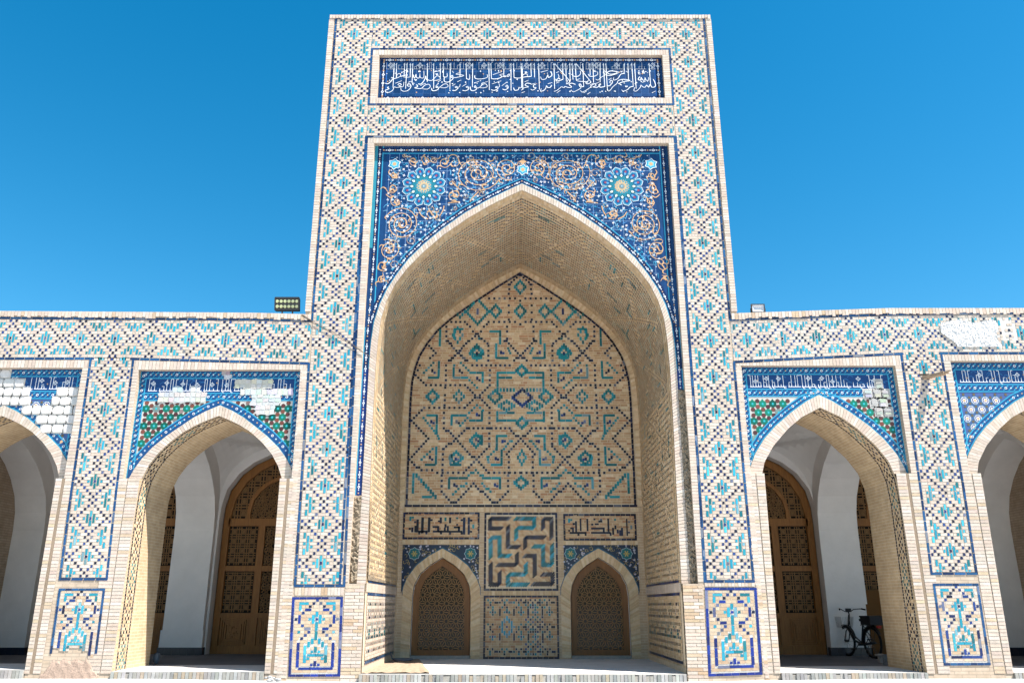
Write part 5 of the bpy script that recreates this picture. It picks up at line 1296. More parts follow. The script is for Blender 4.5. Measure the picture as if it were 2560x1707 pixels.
def aisle_door(parent, c):
    """tall timber door under a pointed arch: lattice lights above carved panels"""
    d = thing_child('door', parent); y = BK + .28
    prof = [(a * .985, b - .02) for a, b in NIP]; ins = lambda x, z, m_=.13: abs(x - c) < 1.66 - m_ and z < arch_at(NIP, x - c) - m_ * 1.3
    m = MB()
    leaf_frame(m, [(c + a, b) for a, b in sym(prof)], [(c + a * .905, b - (.17 if b > 3 else -.1)) for a, b in sym(prof)], y, .1)
    bars = []
    m.box(c - 1.55, c + 1.55, y + .0, y + .09, 3.36, 3.56)                       # transom
    m.box(c - 1.55, c + 1.55, y + .005, y + .09, .25, .42); m.box(c - 1.55, c + 1.55, y + .004, y + .09, 1.08, 1.2)
    for x in (-.66, .66): m.box(c + x - .09, c + x + .09, y + .002, y + .09, .3, 3.4)
    m.box(c - .05, c + .05, y + .006, y + .09, .3, 3.4)
    m.box(c - 1.55, c + 1.55, y + .008, y + .09, 2.22, 2.36)
    # inner arch of the fanlight
    ia = [(c + a * .62, 3.5 + (b - 3.4) * .62) for a, b in sym([q for q in NIP if q[1] > 3.3])]
    for a, b in zip(ia, ia[1:]): seg(m, a, b, .10, y + .004, .06)
    for x, w_ in ((-1.16, .30), (1.16, .30), (-.31, .16), (.31, .16)):           # raised mouldings of the carved panels
        for k_, e in enumerate((0, .05, .11)): 
            for (p, q) in (((x - w_ + e, .46 + e), (x + w_ - e, .46 + e)), ((x - w_ + e, 1.04 - e), (x + w_ - e, 1.04 - e)), ((x - w_ + e, .46 + e), (x - w_ + e, 1.04 - e)), ((x + w_ - e, .46 + e), (x + w_ - e, 1.04 - e))):
                seg(m, (c + p[0], p[1]), (c + q[0], q[1]), .022, y + .02, .03)
        for k_ in range(26 if w_ > .2 else 12):
            a = rnd.uniform(0, 6.28); px, pz_ = c + x + rnd.uniform(-w_ + .16, w_ - .16) * .9, rnd.uniform(.6, .9); seg(m, (px, pz_), (px + .05 * math.cos(a), pz_ + .05 * math.sin(a)), .016, y + .035, .02)
    m.box(c - 1.55, c + 1.55, y + .05, y + .09, .3, 1.15)
    m.build('frame', d, (M_WOOD,))
    m = MB(); yy = y + .045
    outl = lambda x, z: z > 3.58 and ins(x, z, .17) and not (abs(x - c) < 1.0 and z < 3.5 + (arch_at(NIP, (x - c) / .62) - 3.4) * .62 + .04)
    inl = lambda x, z: z > 3.56 and abs(x - c) < 1.0 and z < 3.5 + (arch_at(NIP, (x - c) / .62) - 3.4) * .62 - .04
    jali_square(m, c - 1.6, c + 1.6, 3.56, 5.3, yy, .30, outl); jali_ray(m, c - 1.02, c + 1.02, 3.56, 4.8, yy, inl)
    A = lambda x, z: True
    for x0, x1 in ((c - 1.50, c - .78), (c + .78, c + 1.50)):
        jali_square(m, x0, x1, 2.38, 3.34, yy, .24, A); jali_square(m, x0, x1, 1.22, 2.2, yy, .24, A)
    for x0, x1 in ((c - .56, c - .06), (c + .06, c + .56)): jali_ray(m, x0, x1, 2.38, 3.34, yy, A); jali_ray(m, x0, x1, 1.22, 2.2, yy, A)
    m.build('lattice_screen', d, (M_WOODL,))
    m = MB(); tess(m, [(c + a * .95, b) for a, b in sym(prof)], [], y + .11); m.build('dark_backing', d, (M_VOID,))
    return d
def wing(name, label, bays, xin, xout, piers, zcop, bandinfo, lab2):
    """bays: list of (centre, panel left, panel right, panel top, ext profile, int profile, kind)"""
    Wg = thing(name, ((xin + xout) / 2, 0, 0), label, 'arcade')
    s_ = 1 if xout > xin else -1; xa, xb = min(xin, xout), max(xin, xout)
    zt = lambda x: zcop(x)
    # front wall outline notched by the bays
    pts = [(xa, 0)] + [(x, zt(x)) for x in ([xa] + sorted([q for q in (-10, -7, -5.3, 7.0, 8.77) if xa < q < xb]) + [xb])] + [(xb, 0)]
    m = MB()
    for c, L, Rr, ztp, EX, IN, kind in sorted(bays, reverse=True):
        zs = EX[-1][1]; jw = interp(-zs, [-b for a, b in IN], [a for a, b in IN]); jf = IN[-1][0]
        mid = [(a, b) for a, b in IN if b < zs - .02]
        pts += [(c + jf, 0)] + [(c + a, b) for a, b in mid[::-1]] + [(c + jw, zs), (Rr, zs), (Rr, ztp), (L, ztp), (L, zs), (c - jw, zs)] + [(c - a, b) for a, b in mid] + [(c - jf, 0)]
        reveal(m, [(L, zs), (L, ztp), (Rr, ztp), (Rr, zs)], FT)
        for a, b in ((L, c - jw), (c + jw, Rr)): m.poly([(a, 0, zs), (b, 0, zs), (b, FT, zs), (a, FT, zs)], uv=[(a, 0), (b, 0), (b, .1), (a, .1)])
    tess(m, pts, [], 0)
    TOPZ = min(zt(xa), zt(xb)) - .02
    m.poly([(xa, .0, TOPZ), (xb, .0, TOPZ), (xb, 6.6, TOPZ), (xa, 6.6, TOPZ)], uv=[(xa, 0), (xb, 0), (xb, 6), (xa, 6)])
    m.poly([(xa, 6.6, 0), (xb, 6.6, 0), (xb, 6.6, 7.1), (xa, 6.6, 7.1)])
    m.poly([(xout, 0, 0), (xout, 6.6, 0), (xout, 6.6, 7.15), (xout, 0, 7.15)], uv=[(0, 0), (6.6, 0), (6.6, 7), (0, 7)])
    m.build('wall', Wg, (M_WALL,))
    # edging bricks of the parapet
    m = MB(); n = round((xb - xa) / .07); xs_ = [xa + (xb - xa) * i / 40 for i in range(41)]
    ring(m, [(x, 0, zt(x) + .0) for x in xs_], [(x, 0, zt(x) - .115) for x in xs_], n, BR_PALE + [(.5, .37, .25)], .05, 0, .03, .32, False, wob=.22)
    m.build('brick_edging', Wg, TILEM)
    # level mosaic band
    starx, ztf, zbf, x0, x1, dmg = bandinfo
    frames = []
    m, mp = band_panel('x', Wg, starx, ztf, zbf, x0, x1, BR_PALE, (), dmg)
    xs_ = [x0 + (x1 - x0) * i / 8 for i in range(9)]
    blueline(m, [(x, ztf(x) + .028) for x in xs_])
    return Wg, m
def clampx(x, e=0.0):
    if -5 < x < 0: return min(x, -4.155 - e)
    if 0 < x < 5: return max(x, 4.545 + e)
    return x
def finish_wing(Wg, m, bays, piers, zbf, dados, ztf):
    # blue outline of each bay frame, hung from the band
    for c, L, Rr, ztp, EX, IN, kind in bays:
        bl, br = clampx(L - .19), clampx(Rr + .19)
        blueline(m, [(bl, zbf(bl) - .028), (br, zbf(br) - .028)])
    m.build('mosaic_panel', Wg, TILEM)
    for (xl, xr, stars, zb, lab) in piers:
        zt_ = zbf((xl(6) + xr(6)) / 2)
        o = column_panel('mosaic_panel', Wg, xl, xr, stars, zt_ + .01, zb, BR_PALE, [(xl(6) - .03, zt_ - .03), (xl(3.5) - .03, 3.5), (xl(zb) - .03, zb - .03), (xr(zb) + .03, zb - .03), (xr(3.5) + .03, 3.5), (xr(6) + .03, zt_ - .03)])
        o['label'] = lab
    for a in dados:
        o = dado_panel('foot_panel', Wg, *a[:4], BR_NEW + BR_PALE, 'b', a[5] if len(a) > 5 else None); o['label'] = a[4]
    fr = MB()
    for c, L, Rr, ztp, EX, IN, kind in bays:
        zs = EX[-1][1]; bl, br = clampx(L - .165, .03), clampx(Rr + .165, .03)
        ring(fr, [(bl, 0, zbf(bl) - .06), (br, 0, zbf(br) - .06)], [(bl, 0, ztp), (br, 0, ztp)], 50, BR_PALE, .05)
        ring(fr, [(bl, 0, ztp), (bl + .0, 0, zs)], [(L, 0, ztp), (L, 0, zs)], 34, BR_PALE, .07); ring(fr, [(Rr, 0, ztp), (Rr, 0, zs)], [(br, 0, ztp), (br, 0, zs)], 34, BR_PALE, .07)
        jw = interp(-zs, [-b for a, b in IN], [a for a, b in IN])
        for s_, e in ((-1, bl), (1, br)):
            mid = (e * .45 + (c + s_ * jw) * .55); gv = .03 if s_ == 1 else .010
            zlow = .2
            if s_ == 1: fr.poly([(mid - gv, -.003, zlow), (mid + gv, -.003, zlow), (mid + gv, -.003, zs), (mid - gv, -.003, zs)], (.27, .20, .14), 0)  # groove of rough mortar, its shade painted in as a dark strip
            ring(fr, [(e + s_ * .0, 0, zs), (e + (-s_) * .045 * 0 + s_ * 0, 0, zlow)], [(mid + s_ * gv, 0, zs), (mid + s_ * gv, 0, zlow)], 57, BR_PALE + BR_NEW[:1], .07)
            ring(fr, [(mid - s_ * gv, 0, zs), (mid - s_ * gv, 0, zlow)], [(c + s_ * (jw - .012), 0, zs), (c + s_ * (IN[-1][0] - .006), 0, zlow)], 57, BR_PALE + BR_NEW[:1], .07, 0, .012)
        ar = MB(); E_ = [(c + a, .10, b) for a, b in sym(EX)]; I_ = [(c + a, .10, b) for a, b in sym([(a, b) for a, b in IN if b > zs + .03] + [(jw, zs)])]
        hf, hg = len(E_) // 2, len(I_) // 2
        ring(ar, E_[:hf + 1], I_[:hg + 1], 33, BR_PALE, .05, mort=JOINT); ring(ar, E_[hf:], I_[hg:], 33, BR_PALE, .05, mort=JOINT)
        for p, q in zip(E_, E_[1:]): ar.poly([p, q, (q[0], FT, q[2]), (p[0], FT, p[2])], (.55, .45, .35), 0)
        ar.build('arch_ring', Wg, TILEM)
        # soffit: dotted border near the edge, plain brick behind
        def edge_tiles(nc, nr, sd):
            T = []
            for r in range(nr):
                T.append((nc - 1, nc - 1, r, r, 'd')); T.append((0, 0, r, r, 'd'))
                b = r % 8
                for c_ in ((3,) if b in (0, 4) else (2, 4) if b in (1, 3) else (1, 5) if b == 2 else (2, 4) if b in (5, 7) else (3,)):
                    T.append((c_, c_, r, r, 'd' if (r // 8) % 3 else 'g'))
            return T
        INP = [(a, b) for a, b in IN if b > .1] + [(IN[-1][0], .12)]
        lining('soffit_border', Wg, INP, c, .13, .55, .2, .06, .061, edge_tiles, BR_VAULT, long=(1, 2))
        sf = MB()
        pr3 = sym(INP); d_ = 0
        for (a, b), (e, f) in zip(pr3, pr3[1:]):
            L_ = math.dist((a, b), (e, f)); 
            for j in range(4):
                y0_, y1_ = (.0 if b < zs - .01 and f < zs + .01 else .1) if j == 0 else AD * j / 4, AD * (j + 1) / 4
                sf.poly([(c + a, y0_, b), (c + e, y0_, f), (c + e, y1_, f), (c + a, y1_, b)], uv=[(y0_, d_), (y0_, d_ + L_), (y1_, d_ + L_), (y1_, d_)])
            d_ += L_
        sf.build('soffit', Wg, (M_SOFFIT,))
    fr.build('brick_frame', Wg, TILEM)
def aisle(Wg, bays, ends, x_in, x_out):
    """white vaulted aisle behind the arches"""
    cs = sorted(b[0] for b in bays)
    # back wall with door niches
    lo, hi = min(x_in, x_out), max(x_in, x_out)
    pts = [(lo, 0), (lo, 7.0), (hi, 7.0), (hi, 0)]
    for c in cs[::-1]: pts += [(c + 1.70, 0)] + [(c + a, b) for a, b in sym(NIP)][::-1] + [(c - 1.70, 0)]
    m = MB(); tess(m, pts, [], BK)
    for c in cs:
        pr3 = [(c + a, b) for a, b in sym(NIP)] 
        for a, b in zip(pr3, pr3[1:]): m.poly([(a[0], BK, a[1]), (b[0], BK, b[1]), (b[0], BK + .3, b[1]), (a[0], BK + .3, a[1])])
    # back of the front wall
    pts = [(lo, 0), (lo, 7.0), (hi, 7.0), (hi, 0)]
    for b in sorted(bays, reverse=True):
        IN = b[5]; pts += [(b[0] + IN[-1][0], 0)] + [(b[0] + a, z) for a, z in sym(IN)][::-1] + [(b[0] - IN[-1][0], 0)]
    tess(m, pts, [], AD)
    m.build('aisle_wall', Wg, (M_PLASTER,))
    # cross walls with pointed arches between the bays, and vaults
    for (xm, w_) in ends:
        m = MB(); ARC = [(0,5.25),(.45,5.05),(.9,4.77),(1.25,4.45),(1.55,4.05),(1.7,3.65),(1.75,3.2),(1.75,2.0),(1.75,.2)]; yc = 3.66
        for x in (xm - w_, xm + w_):
            loop = [(AD, 0), (AD, 7), (BK, 7), (BK, 0)] + [(yc + a, z) for a, z in sym(ARC)][::-1]
            for t in tessellate_polygon([[Vector((p[0], p[1], 0)) for p in loop]]): m.poly([(x, loop[i][0], loop[i][1]) for i in t])
        pr3 = sym(ARC)
        for (a, b), (e, f) in zip(pr3, pr3[1:]): m.poly([(xm - w_, yc + a, b), (xm + w_, yc + a, b), (xm + w_, yc + e, f), (xm - w_, yc + e, f)])
        # slim projecting pilaster strip on the back wall pier
        m.box(xm - w_ - .03, xm + w_ + .03, yc + 1.75 - .035, yc + 1.75 + .1, .2, .8)
        m.build('cross_arch', Wg, (M_PLASTER,))
        sk = MB(); n = 6
        for i in range(n):
            a, b = xm - w_ - .06 + (2 * w_ + .12) * i / n, xm - w_ - .06 + (2 * w_ + .12) * (i + 1) / n; sk.box(a + .003, b - .003, yc + 1.75 - .055, yc + 1.75 - .036, .2, .40)
        for i in range(3):
            for x in (xm - w_ - .012, xm + w_): sk.box(x - .03 if x < xm else x + .03, x - .018 if x < xm else x + .042, BK - .19 + i * .06, BK - .19 + (i + 1) * .06 - .01, .2, .40)
        sk.build('skirting', Wg, (M_SKIRT,))
    for b in bays:
        c = b[0]; xl = max([x + w_ for x, w_ in ends if x < c] + [lo]); xr = min([x - w_ for x, w_ in ends if x > c] + [hi])
        m = MB(); N = 22; cx_, hx = (xl + xr) / 2, (xr - xl) / 2; yc, hy = (AD + BK) / 2, (BK - AD) / 2
        def zv(u, v):
            # pendentives rising from the corners to a shallow domed crown with a raised square rib
            g = max(abs(u), abs(v)); d2 = u * u + v * v
            z = 4.0 + 2.05 * math.sqrt(max(0, 1 - d2 / 2.02))
            z2 = 4.35 + 1.1 * (1 - .30 * d2)
            return min(z, 5.45 + .35 * (1 - min(1, (abs(u) + abs(v)) / .95)) if abs(u) + abs(v) < .95 else 5.40 - .02)
        for i in range(N):
            for j in range(N):
                q = [(-1 + 2 * (i + a) / N, -1 + 2 * (j + b_) / N) for a, b_ in ((0, 0), (1, 0), (1, 1), (0, 1))]
                m.poly([(cx_ + u * hx, yc + v * hy, zv(u, v)) for u, v in q])
        m.build('aisle_vault', Wg, (M_PLASTER,), True)
        aisle_door(Wg, c)

# ---- left wing
zc_l = lambda x: interp(x, [-12.8, -10.6, -5.3, -4.2], [7.21, 7.205, 7.165, 7.13])
zb_l = lambda x: interp(x, [-12.8, -8, -5.23, -4.1], [6.205, 6.205, 6.13, 6.10])
zt_l = lambda x: interp(x, [-12.8, -10.6, -5.3, -4.1], [7.035, 7.03, 6.995, 6.96])
SXL = [-12.5, -11.78, -11.06, -10.34, -9.62, -8.90, -8.18, -7.44, -6.66, -5.90, -5.17, -4.45, -3.69]
BAYL = [(-5.90, -7.60, -4.305, 5.945, P1E, P1I, 'star'), (-10.27, -12.0, -8.75, 5.985, P1E, P1I, 'hex')]
WL, m = wing('arcade_wing', 'lower brick arcade wing left of the tall portal, its left arch stripped of tiles', BAYL, WL_X, -12.8, None, zc_l, (SXL, zt_l, zb_l, -12.78, -4.16, ()), None)
STA = [6.61, 5.84, 5.11, 4.39, 3.68, 2.97, 2.26]
pA = [(lambda z: interp(z, [1.8, 3.8, 6.1], [-8.475, -8.545, -8.585]), lambda z: interp(z, [1.8, 3.8, 6.1], [-7.655, -7.735, -7.77]), STA, 1.88, 'upright lozenge mosaic on the pier between two left arches')]
cutA = lambda c, r: r > 21 - 1.5 * math.sin(c * .9) or (r > 18.5 and 4 < c < 10 and r > 19.5 + abs(c - 7) * .4)
finish_wing(WL, m, BAYL, pA, zb_l, [((-8.50,1.685), (-7.625,1.685), (-7.60,.36), (-8.47,.36), 'worn foot panel with its lower edge crumbled away', cutA)], zt_l)
aisle(WL, BAYL, [(-8.15, .50), (-12.4, .40)], PL, -12.8)
mb, (k1, k0, b2) = bay_spandrel(WL, *BAYL[0][:4], P1E, P1E[-1][1], 'star', 3)
L, Rr, zt = -7.60, -4.305, 5.945
Qp = lambda x, z_: (lambda p: (p[0], p[2]))(zf('Q', x, z_, FT))
for a, b, c_, d, col in [(1130,190,1495,280,(.78,.73,.62)),(1180,285,1700,345,(.72,.72,.70)),(1290,340,1570,450,(.72,.72,.70)),(1330,440,1515,535,(.72,.71,.68)),(385,315,840,415,(.70,.69,.66)),(520,262,610,318,(.62,.68,.72)),(700,262,790,318,(.66,.70,.73)),(1000,95,1085,150,(.42,.39,.38)),(1020,145,1090,185,(.72,.68,.66))]:
    p, q = Qp(a, b), Qp(c_, d); rough_patch(mb, p[0], q[0], q[1], p[1], FT, jit(col, .03), .011 + rnd.uniform(0, .003))
o = mb.build('spandrel_panel', WL, BAYM); o['label'] = 'green star tile spandrel with white plaster repairs'
gone = lambda x, z: not (z > 5.52 and x > -9.98 or z > 5.83 and x > -10.3 or (z < 4.62 and x > -9.25 + (4.62 - z) * .12) or (5.23 < z < 5.52 and -9.75 < x < -9.25) or (z < 5.12 and x < -9.85))
mb, (k1, k0, b2) = bay_spandrel(WL, *BAYL[1][:4], P1E, P1E[-1][1], 'hex', 5)
ze = lambda x: interp(abs(x + 10.27), [a for a, b in P1E], [b for a, b in P1E])
block_patch(mb, -12.0, -8.86, 3.9, 5.95, FT, lambda x, z: gone(x, z) and z > ze(x) + .05 and x > -11.98 and z < 5.9, None)
o = mb.build('spandrel_panel', WL, BAYM); o['label'] = 'stripped spandrel showing lumps of white bedding'

# ---- right wing
zc_r = lambda x: interp(x, [4.6, 7.87, 10.69, 12.8], [7.155, 7.27, 7.27, 7.27])
zb_r = lambda x: interp(x, [4.5, 8.0, 8.8, 12.8], [6.13, 6.31, 6.32, 6.32])
zt_r = lambda x: interp(x, [4.5, 7.04, 8.77, 10.67, 12.8], [6.985, 7.085, 7.12, 7.14, 7.15])
SXR = [4.10, 4.84, 5.57, 6.28, 6.99, 7.69, 8.39, 9.10, 9.80, 10.52, 11.23, 11.95, 12.66]
BAYR = [(6.225, 4.665, 7.815, 6.03, P2E, P2I, 'star'), (10.46, 8.955, 12.0, 6.13, P2E, P2I, 'hex')]
lost = [lambda x, z: 8.93 + .1 * math.sin(z * 9) + max(0, 6.75 - z) * .35 < x < 10.02 + .04 * math.sin(z * 13) and 6.42 < z < 6.98 + .03 * math.sin(x * 9),
        lambda x, z: 10.02 < x < 10.45 and 6.55 < z < 6.98 and math.sin(x * 31) + math.sin(z * 47 + x * 11) > -.1, lambda x, z: 10.45 <= x < 11.3 and 6.5 < z < 6.98 and math.sin(x * 13) + math.sin(z * 27) > .3]
WR, m = wing('arcade_wing', 'lower brick arcade wing right of the tall portal, with a bare white band patch', BAYR, WR_X, 12.8, None, zc_r, (SXR, zt_r, zb_r, 4.53, 12.78, lost), None)
STD = [6.71, 6.0, 5.27, 4.57, 3.82, 3.1, 2.36]
pD = [(lambda z: interp(z, [1.9, 3.6, 6.1], [7.94, 7.98, 8.0]), lambda z: interp(z, [1.9, 3.6, 6.1], [8.73, 8.76, 8.765]), STD, 1.98, 'upright lozenge mosaic on the pier between two right arches')]
# mortar under the kept part of the band, whitened where the facing is lost
for i in range(40):
    a, b = 4.53 + 8.25 * i / 40, 4.53 + 8.25 * (i + 1) / 40
    m.poly([(a, -.002, zb_r(a)), (b, -.002, zb_r(b)), (b, -.002, zt_r(b)), (a, -.002, zt_r(a))], (.60, .56, .50), 0)
finish_wing(WR, m, BAYR, pD, zb_r, [((7.90,1.775), (8.765,1.775), (8.74,.345), (7.88,.34), 'foot panel with stem motif beside the bicycle arch')], zt_r)
pm = MB(); N = 26
def bumpy(x, z): return .012 + .026 * random.Random(int(round(x * 1000)) * 7919 + int(round(z * 1000)) * 104729).random()
pts_ = {}
for i in range(52):
    for j in range(26):
        x, z = 8.86 + 1.2 * i / 52, 6.40 + .62 * j / 26; d = 1.2 / 52; e = .62 / 26
        if lost[0](x + d / 2, z + e / 2): pm.poly([(x, -bumpy(x, z), z), (x + d, -bumpy(x + d, z), z), (x + d, -bumpy(x + d, z + e), z + e), (x, -bumpy(x, z + e), z + e)], (.62, .61, .60), 0)
pm.build('bare_patch', WR, (M_PATCH,))
aisle(WR, BAYR, [(8.37, .50), (12.4, .40)], PR, 12.8)
mb, _ = bay_spandrel(WR, *BAYR[0][:4], P2E, P2E[-1][1], 'star', 9)
Mp = lambda x, z_: (lambda p: (p[0], p[2]))(zf('M', x, z_, FT))
blk = [(1185,645,1250,715),(1100,720,1175,785),(1175,715,1240,785),(1240,720,1305,785),(1150,785,1215,855),(1215,785,1285,855),(1190,855,1255,920),(1255,860,1330,920)]
for a, b, c_, d in blk:
    p, q = Mp(a, b), Mp(c_, d)
    mb.poly([(p[0] - .02, FT - .0085, q[1] - .02), (q[0] + .02, FT - .0085, q[1] - .02), (q[0] + .02, FT - .0085, p[1] + .02), (p[0] - .02, FT - .0085, p[1] + .02)], (.5, .47, .43), 2)
    rough_patch(mb, p[0] + .012, q[0] - .012, q[1] + .012, p[1] - .012, FT, jit((.56, .535, .505), .04), .02, .03)
o = mb.build('spandrel_panel', WR, BAYM); o['label'] = 'green star tile spandrel with a few lost tiles'
mb, _ = bay_spandrel(WR, *BAYR[1][:4], P2E, P2E[-1][1], 'hex', 12)
o = mb.build('spandrel_panel', WR, BAYM); o['label'] = 'blue spandrel with octagons round orange stars'

# ================================================================== PLATFORMS AND KERBS
def platform(name, x0, x1, z, y1, m, y0=.02):
    mb = MB(); n = 12
    for i in range(n):
        a, b = x0 + (x1 - x0) * i / n, x0 + (x1 - x0) * (i + 1) / n; mb.poly([(a, y0, z), (b, y0, z), (b, y1, z), (a, y1, z)])
    return struct(mb.build(name, None, (m,)))
def kerb(name, x0, x1, z0, z1, seed, wear=.25):
    mb = MB(); n = round((x1 - x0) / .067); q = random.Random(seed)
    for i in range(n):
        a, b = x0 + (x1 - x0) * i / n, x0 + (x1 - x0) * (i + 1) / n; w_ = q.uniform(0, .02) + (q.uniform(.02, .08) if q.random() < wear * .4 else 0)
        mb.box(a + .004, b - .004, -.055 + w_ * .5, .03, z0 - .02, z1 - w_ * .3 - (q.uniform(0, .03) if q.random() < wear * .3 else 0), jit(q.choice(BR_KERB), .12))
    mb.box(x0, x1, -.03, .028, z0 - .03, z1 - .03, (.34, .31, .27))
    mb.box(x0, x1, -.035, .12, z1 - .012, z1 + .002, (.40, .385, .36))
    return struct(mb.build(name, None, TILEM))
platform('platform', IL - .02, IR + .02, .19, BY + .02, M_FLOOR, .1)
kerb('kerb', IL - .03, IR - .02, .05, .19, 1, .5)
for b, z in ((BAYL[0], .235), (BAYL[1], .265), (BAYR[0], .215), (BAYR[1], .22)):
    jf = b[5][-1][0]; platform('platform', b[0] - jf - .05, b[0] + jf + .05, z, AD + .1, M_FLOOR, .1); kerb('kerb', b[0] - jf + .01, b[0] + jf - .01, .11, z, int(z * 1000), .3)
platform('aisle_floor', -12.8, PL, .225, BK + .5, M_MARBLE, AD - .05); platform('aisle_floor', PR, 12.8, .212, BK + .5, M_MARBLE, AD - .05)
# bare earth in the left corner of the niche
mb = MB(); 
for i in range(14):
    for j in range(14):
        f = lambda a, b: (IL + .0 + (1.25 - .55 * b / 14 * 1.2) * a / 14, .12 + 4.2 * b / 14)
        q = [f(i, j), f(i + 1, j), f(i + 1, j + 1), f(i, j + 1)]
        mb.poly([(x, y, .194 + .018 * abs(math.sin(x * 19 + y * 3) * math.sin(y * 11)) + .012 * math.sin(x * 7) ** 2) for x, y in q])
struct(mb.build('earth', None, (M_SAND,)))

# ================================================================== REPAIRS ON THE PIER FOOT
mb = MB(); q = random.Random(4); nx_, nz_ = 22, 8
prof_ = lambda x, t: -.014 - .022 * (1 - t) ** .8 - .006 * math.sin(x * 37) * math.sin(t * 9)
top_ = lambda x: .13 + min(.30, max(.02, (.55 - abs(x + 8.06)) * 1.3)) + .02 * math.sin(x * 29) + .014 * math.sin(x * 71)
for i in range(nx_):
    for j in range(nz_):
        x0, x1 = -8.58 + 1.04 * i / nx_, -8.58 + 1.04 * (i + 1) / nx_
        f = lambda x, k: (x, prof_(x, k / nz_) if k < nz_ else -.004, .08 + (top_(x) - .08) * k / nz_)
        mb.poly([f(x0, j), f(x1, j), f(x1, j + 1), f(x0, j + 1)])
mb.build('repair_mortar', WL, (M_PINK,))
def plaster_hole(W, k, x, y, r):
    p = zf(k, x, y, BK - .045); m = MB()
    m.poly([(p[0] + r * rnd.uniform(.85, 1.1) * math.cos(t * .52), BK - .046, p[2] + r * rnd.uniform(.85, 1.1) * math.sin(t * .52)) for t in range(12)]); m.build('plaster_hole', W, (M_ROUGH,))
plaster_hole(WR, 'N', 757, 345, .075); plaster_hole(WR, 'N', 2045, 335, .07)

# ================================================================== THINGS
def gp(u, v, z):
    """point of the level plane z seen at pixel (u, v)"""
    a = (u - 1280) / LENS_PX; b = -(v - 853.5) / LENS_PX; dy = CT - b * ST; dz = ST + b * CT; t = (z - CAM_H) / dz
    return (a * t, -CAM_D + dy * t, z)
# floodlights on the parapets
x0, x1 = -5.05, -4.54; zc = 7.49; yf = .32
F1 = thing('floodlight', ((x0 + x1) / 2, yf, 7.16), 'black bar floodlight with two rows of six round lamps on left parapet', 'floodlight', 'floodlights on the parapets')
m = MB(); tl = R(14); fy = lambda dy, dz: (yf + dy * math.cos(tl) + dz * math.sin(tl) * -1, zc + dz * math.cos(tl) - dy * math.sin(tl) * -0)
def tb_(x0, x1, dy0, dy1, dz0, dz1, mm, mt=0):
    P_ = lambda x, a, b: (x,) + fy(a, b); c8 = [P_(x, a, b) for x in (x0, x1) for a in (dy0, dy1) for b in (dz0, dz1)]
    for f in ((0, 4, 5, 1), (2, 3, 7, 6), (0, 2, 6, 4), (1, 5, 7, 3), (0, 1, 3, 2), (4, 6, 7, 5)): mm.poly([c8[i] for i in f], (1, 1, 1), mt)
tb_(x0, x1, 0, .10, -.13, .13, m)
for a, b, c_, d in ((x0 - .012, x0 + .02, -.13, .13), (x1 - .02, x1 + .012, -.13, .13), (x0, x1, .11, .145), (x0, x1, -.145, -.11)): tb_(a, b, -.02, .02, c_, d, m)
for i in range(9): xx = x0 + .03 + (x1 - x0 - .06) * i / 8; tb_(xx - .006, xx + .006, .10, .15, -.11, .11, m)
m.build('housing', F1, (M_METAL,))
for r_ in range(2):
    for i in range(6):
        m = MB(); xx = x0 + .045 + (x1 - x0 - .09) * i / 5; zz_ = -.056 + .112 * r_; a_ = [(xx + .036 * math.cos(t * math.pi / 8),) + fy(-.012, zz_ + .036 * math.sin(t * math.pi / 8)) for t in range(16)]
        b_ = [(xx + .03 * math.cos(t * math.pi / 8),) + fy(-.02, zz_ + .03 * math.sin(t * math.pi / 8)) for t in range(16)]
        m.poly(b_)
        for t in range(16): m.poly([a_[t], a_[(t + 1) % 16], b_[(t + 1) % 16], b_[t]])
        m.build('lamp', F1, (M_LAMP,))
m = MB(); xm = (x0 + x1) / 2
for s_ in (-1, 1): m.bar((xm + s_ * .11, yf + .06, 7.36), (xm + s_ * .11, yf + .12, 7.13), .03, .012)
m.bar((xm - .13, yf + .12, 7.15), (xm + .13, yf + .12, 7.15), .03, .03); m.build('bracket', F1, (M_METAL,))
x0, x1, z0, z1, yf = 5.13, 5.42, 7.335, 7.53, .42
F2 = thing('floodlight', ((x0 + x1) / 2, yf, 7.16), 'small square floodlight with pale glass front on right parapet', 'floodlight', 'floodlights on the parapets')
m = MB(); fr = .022
for a, b, c_, d in ((x0, x0 + fr, z0, z1), (x1 - fr, x1, z0, z1), (x0 + fr, x1 - fr, z1 - fr, z1), (x0 + fr, x1 - fr, z0, z0 + fr)): m.box(a, b, yf, yf + .05, c_, d)
m.prism([(x0 + .01, yf + .05, z0 + .01), (x1 - .01, yf + .05, z0 + .01), (x1 - .01, yf + .05, z1 - .01), (x0 + .01, yf + .05, z1 - .01)], (0, .02, 0)); m.box(x0 + .07, x1 - .07, yf + .07, yf + .13, z0 + .04, z1 - .04)
m.build('housing', F2, (M_METAL,))
m = MB(); a, b, c_, d = x0 + fr, x1 - fr, z0 + fr, z1 - fr; e = .055
for q4 in ([(a, c_), (b, c_), (b - e, c_ + e), (a + e, c_ + e)], [(a, d), (b, d), (b - e, d - e), (a + e, d - e)], [(a, c_), (a, d), (a + e, d - e), (a + e, c_ + e)], [(b, c_), (b, d), (b - e, d - e), (b - e, c_ + e)]):
    m.poly([(q4[0][0], yf + .006, q4[0][1]), (q4[1][0], yf + .006, q4[1][1]), (q4[2][0], yf + .04, q4[2][1]), (q4[3][0], yf + .04, q4[3][1])])
m.poly([(a + e, yf + .04, c_ + e), (b - e, yf + .04, c_ + e), (b - e, yf + .04, d - e), (a + e, yf + .04, d - e)]); m.build('glass_front', F2, (M_LENS,))
m = MB(); xm = (x0 + x1) / 2
for s_ in (-1, 1): m.bar((xm + s_ * .152, yf + .03, 7.44), (xm + s_ * .152, yf + .06, 7.2), .022, .008)
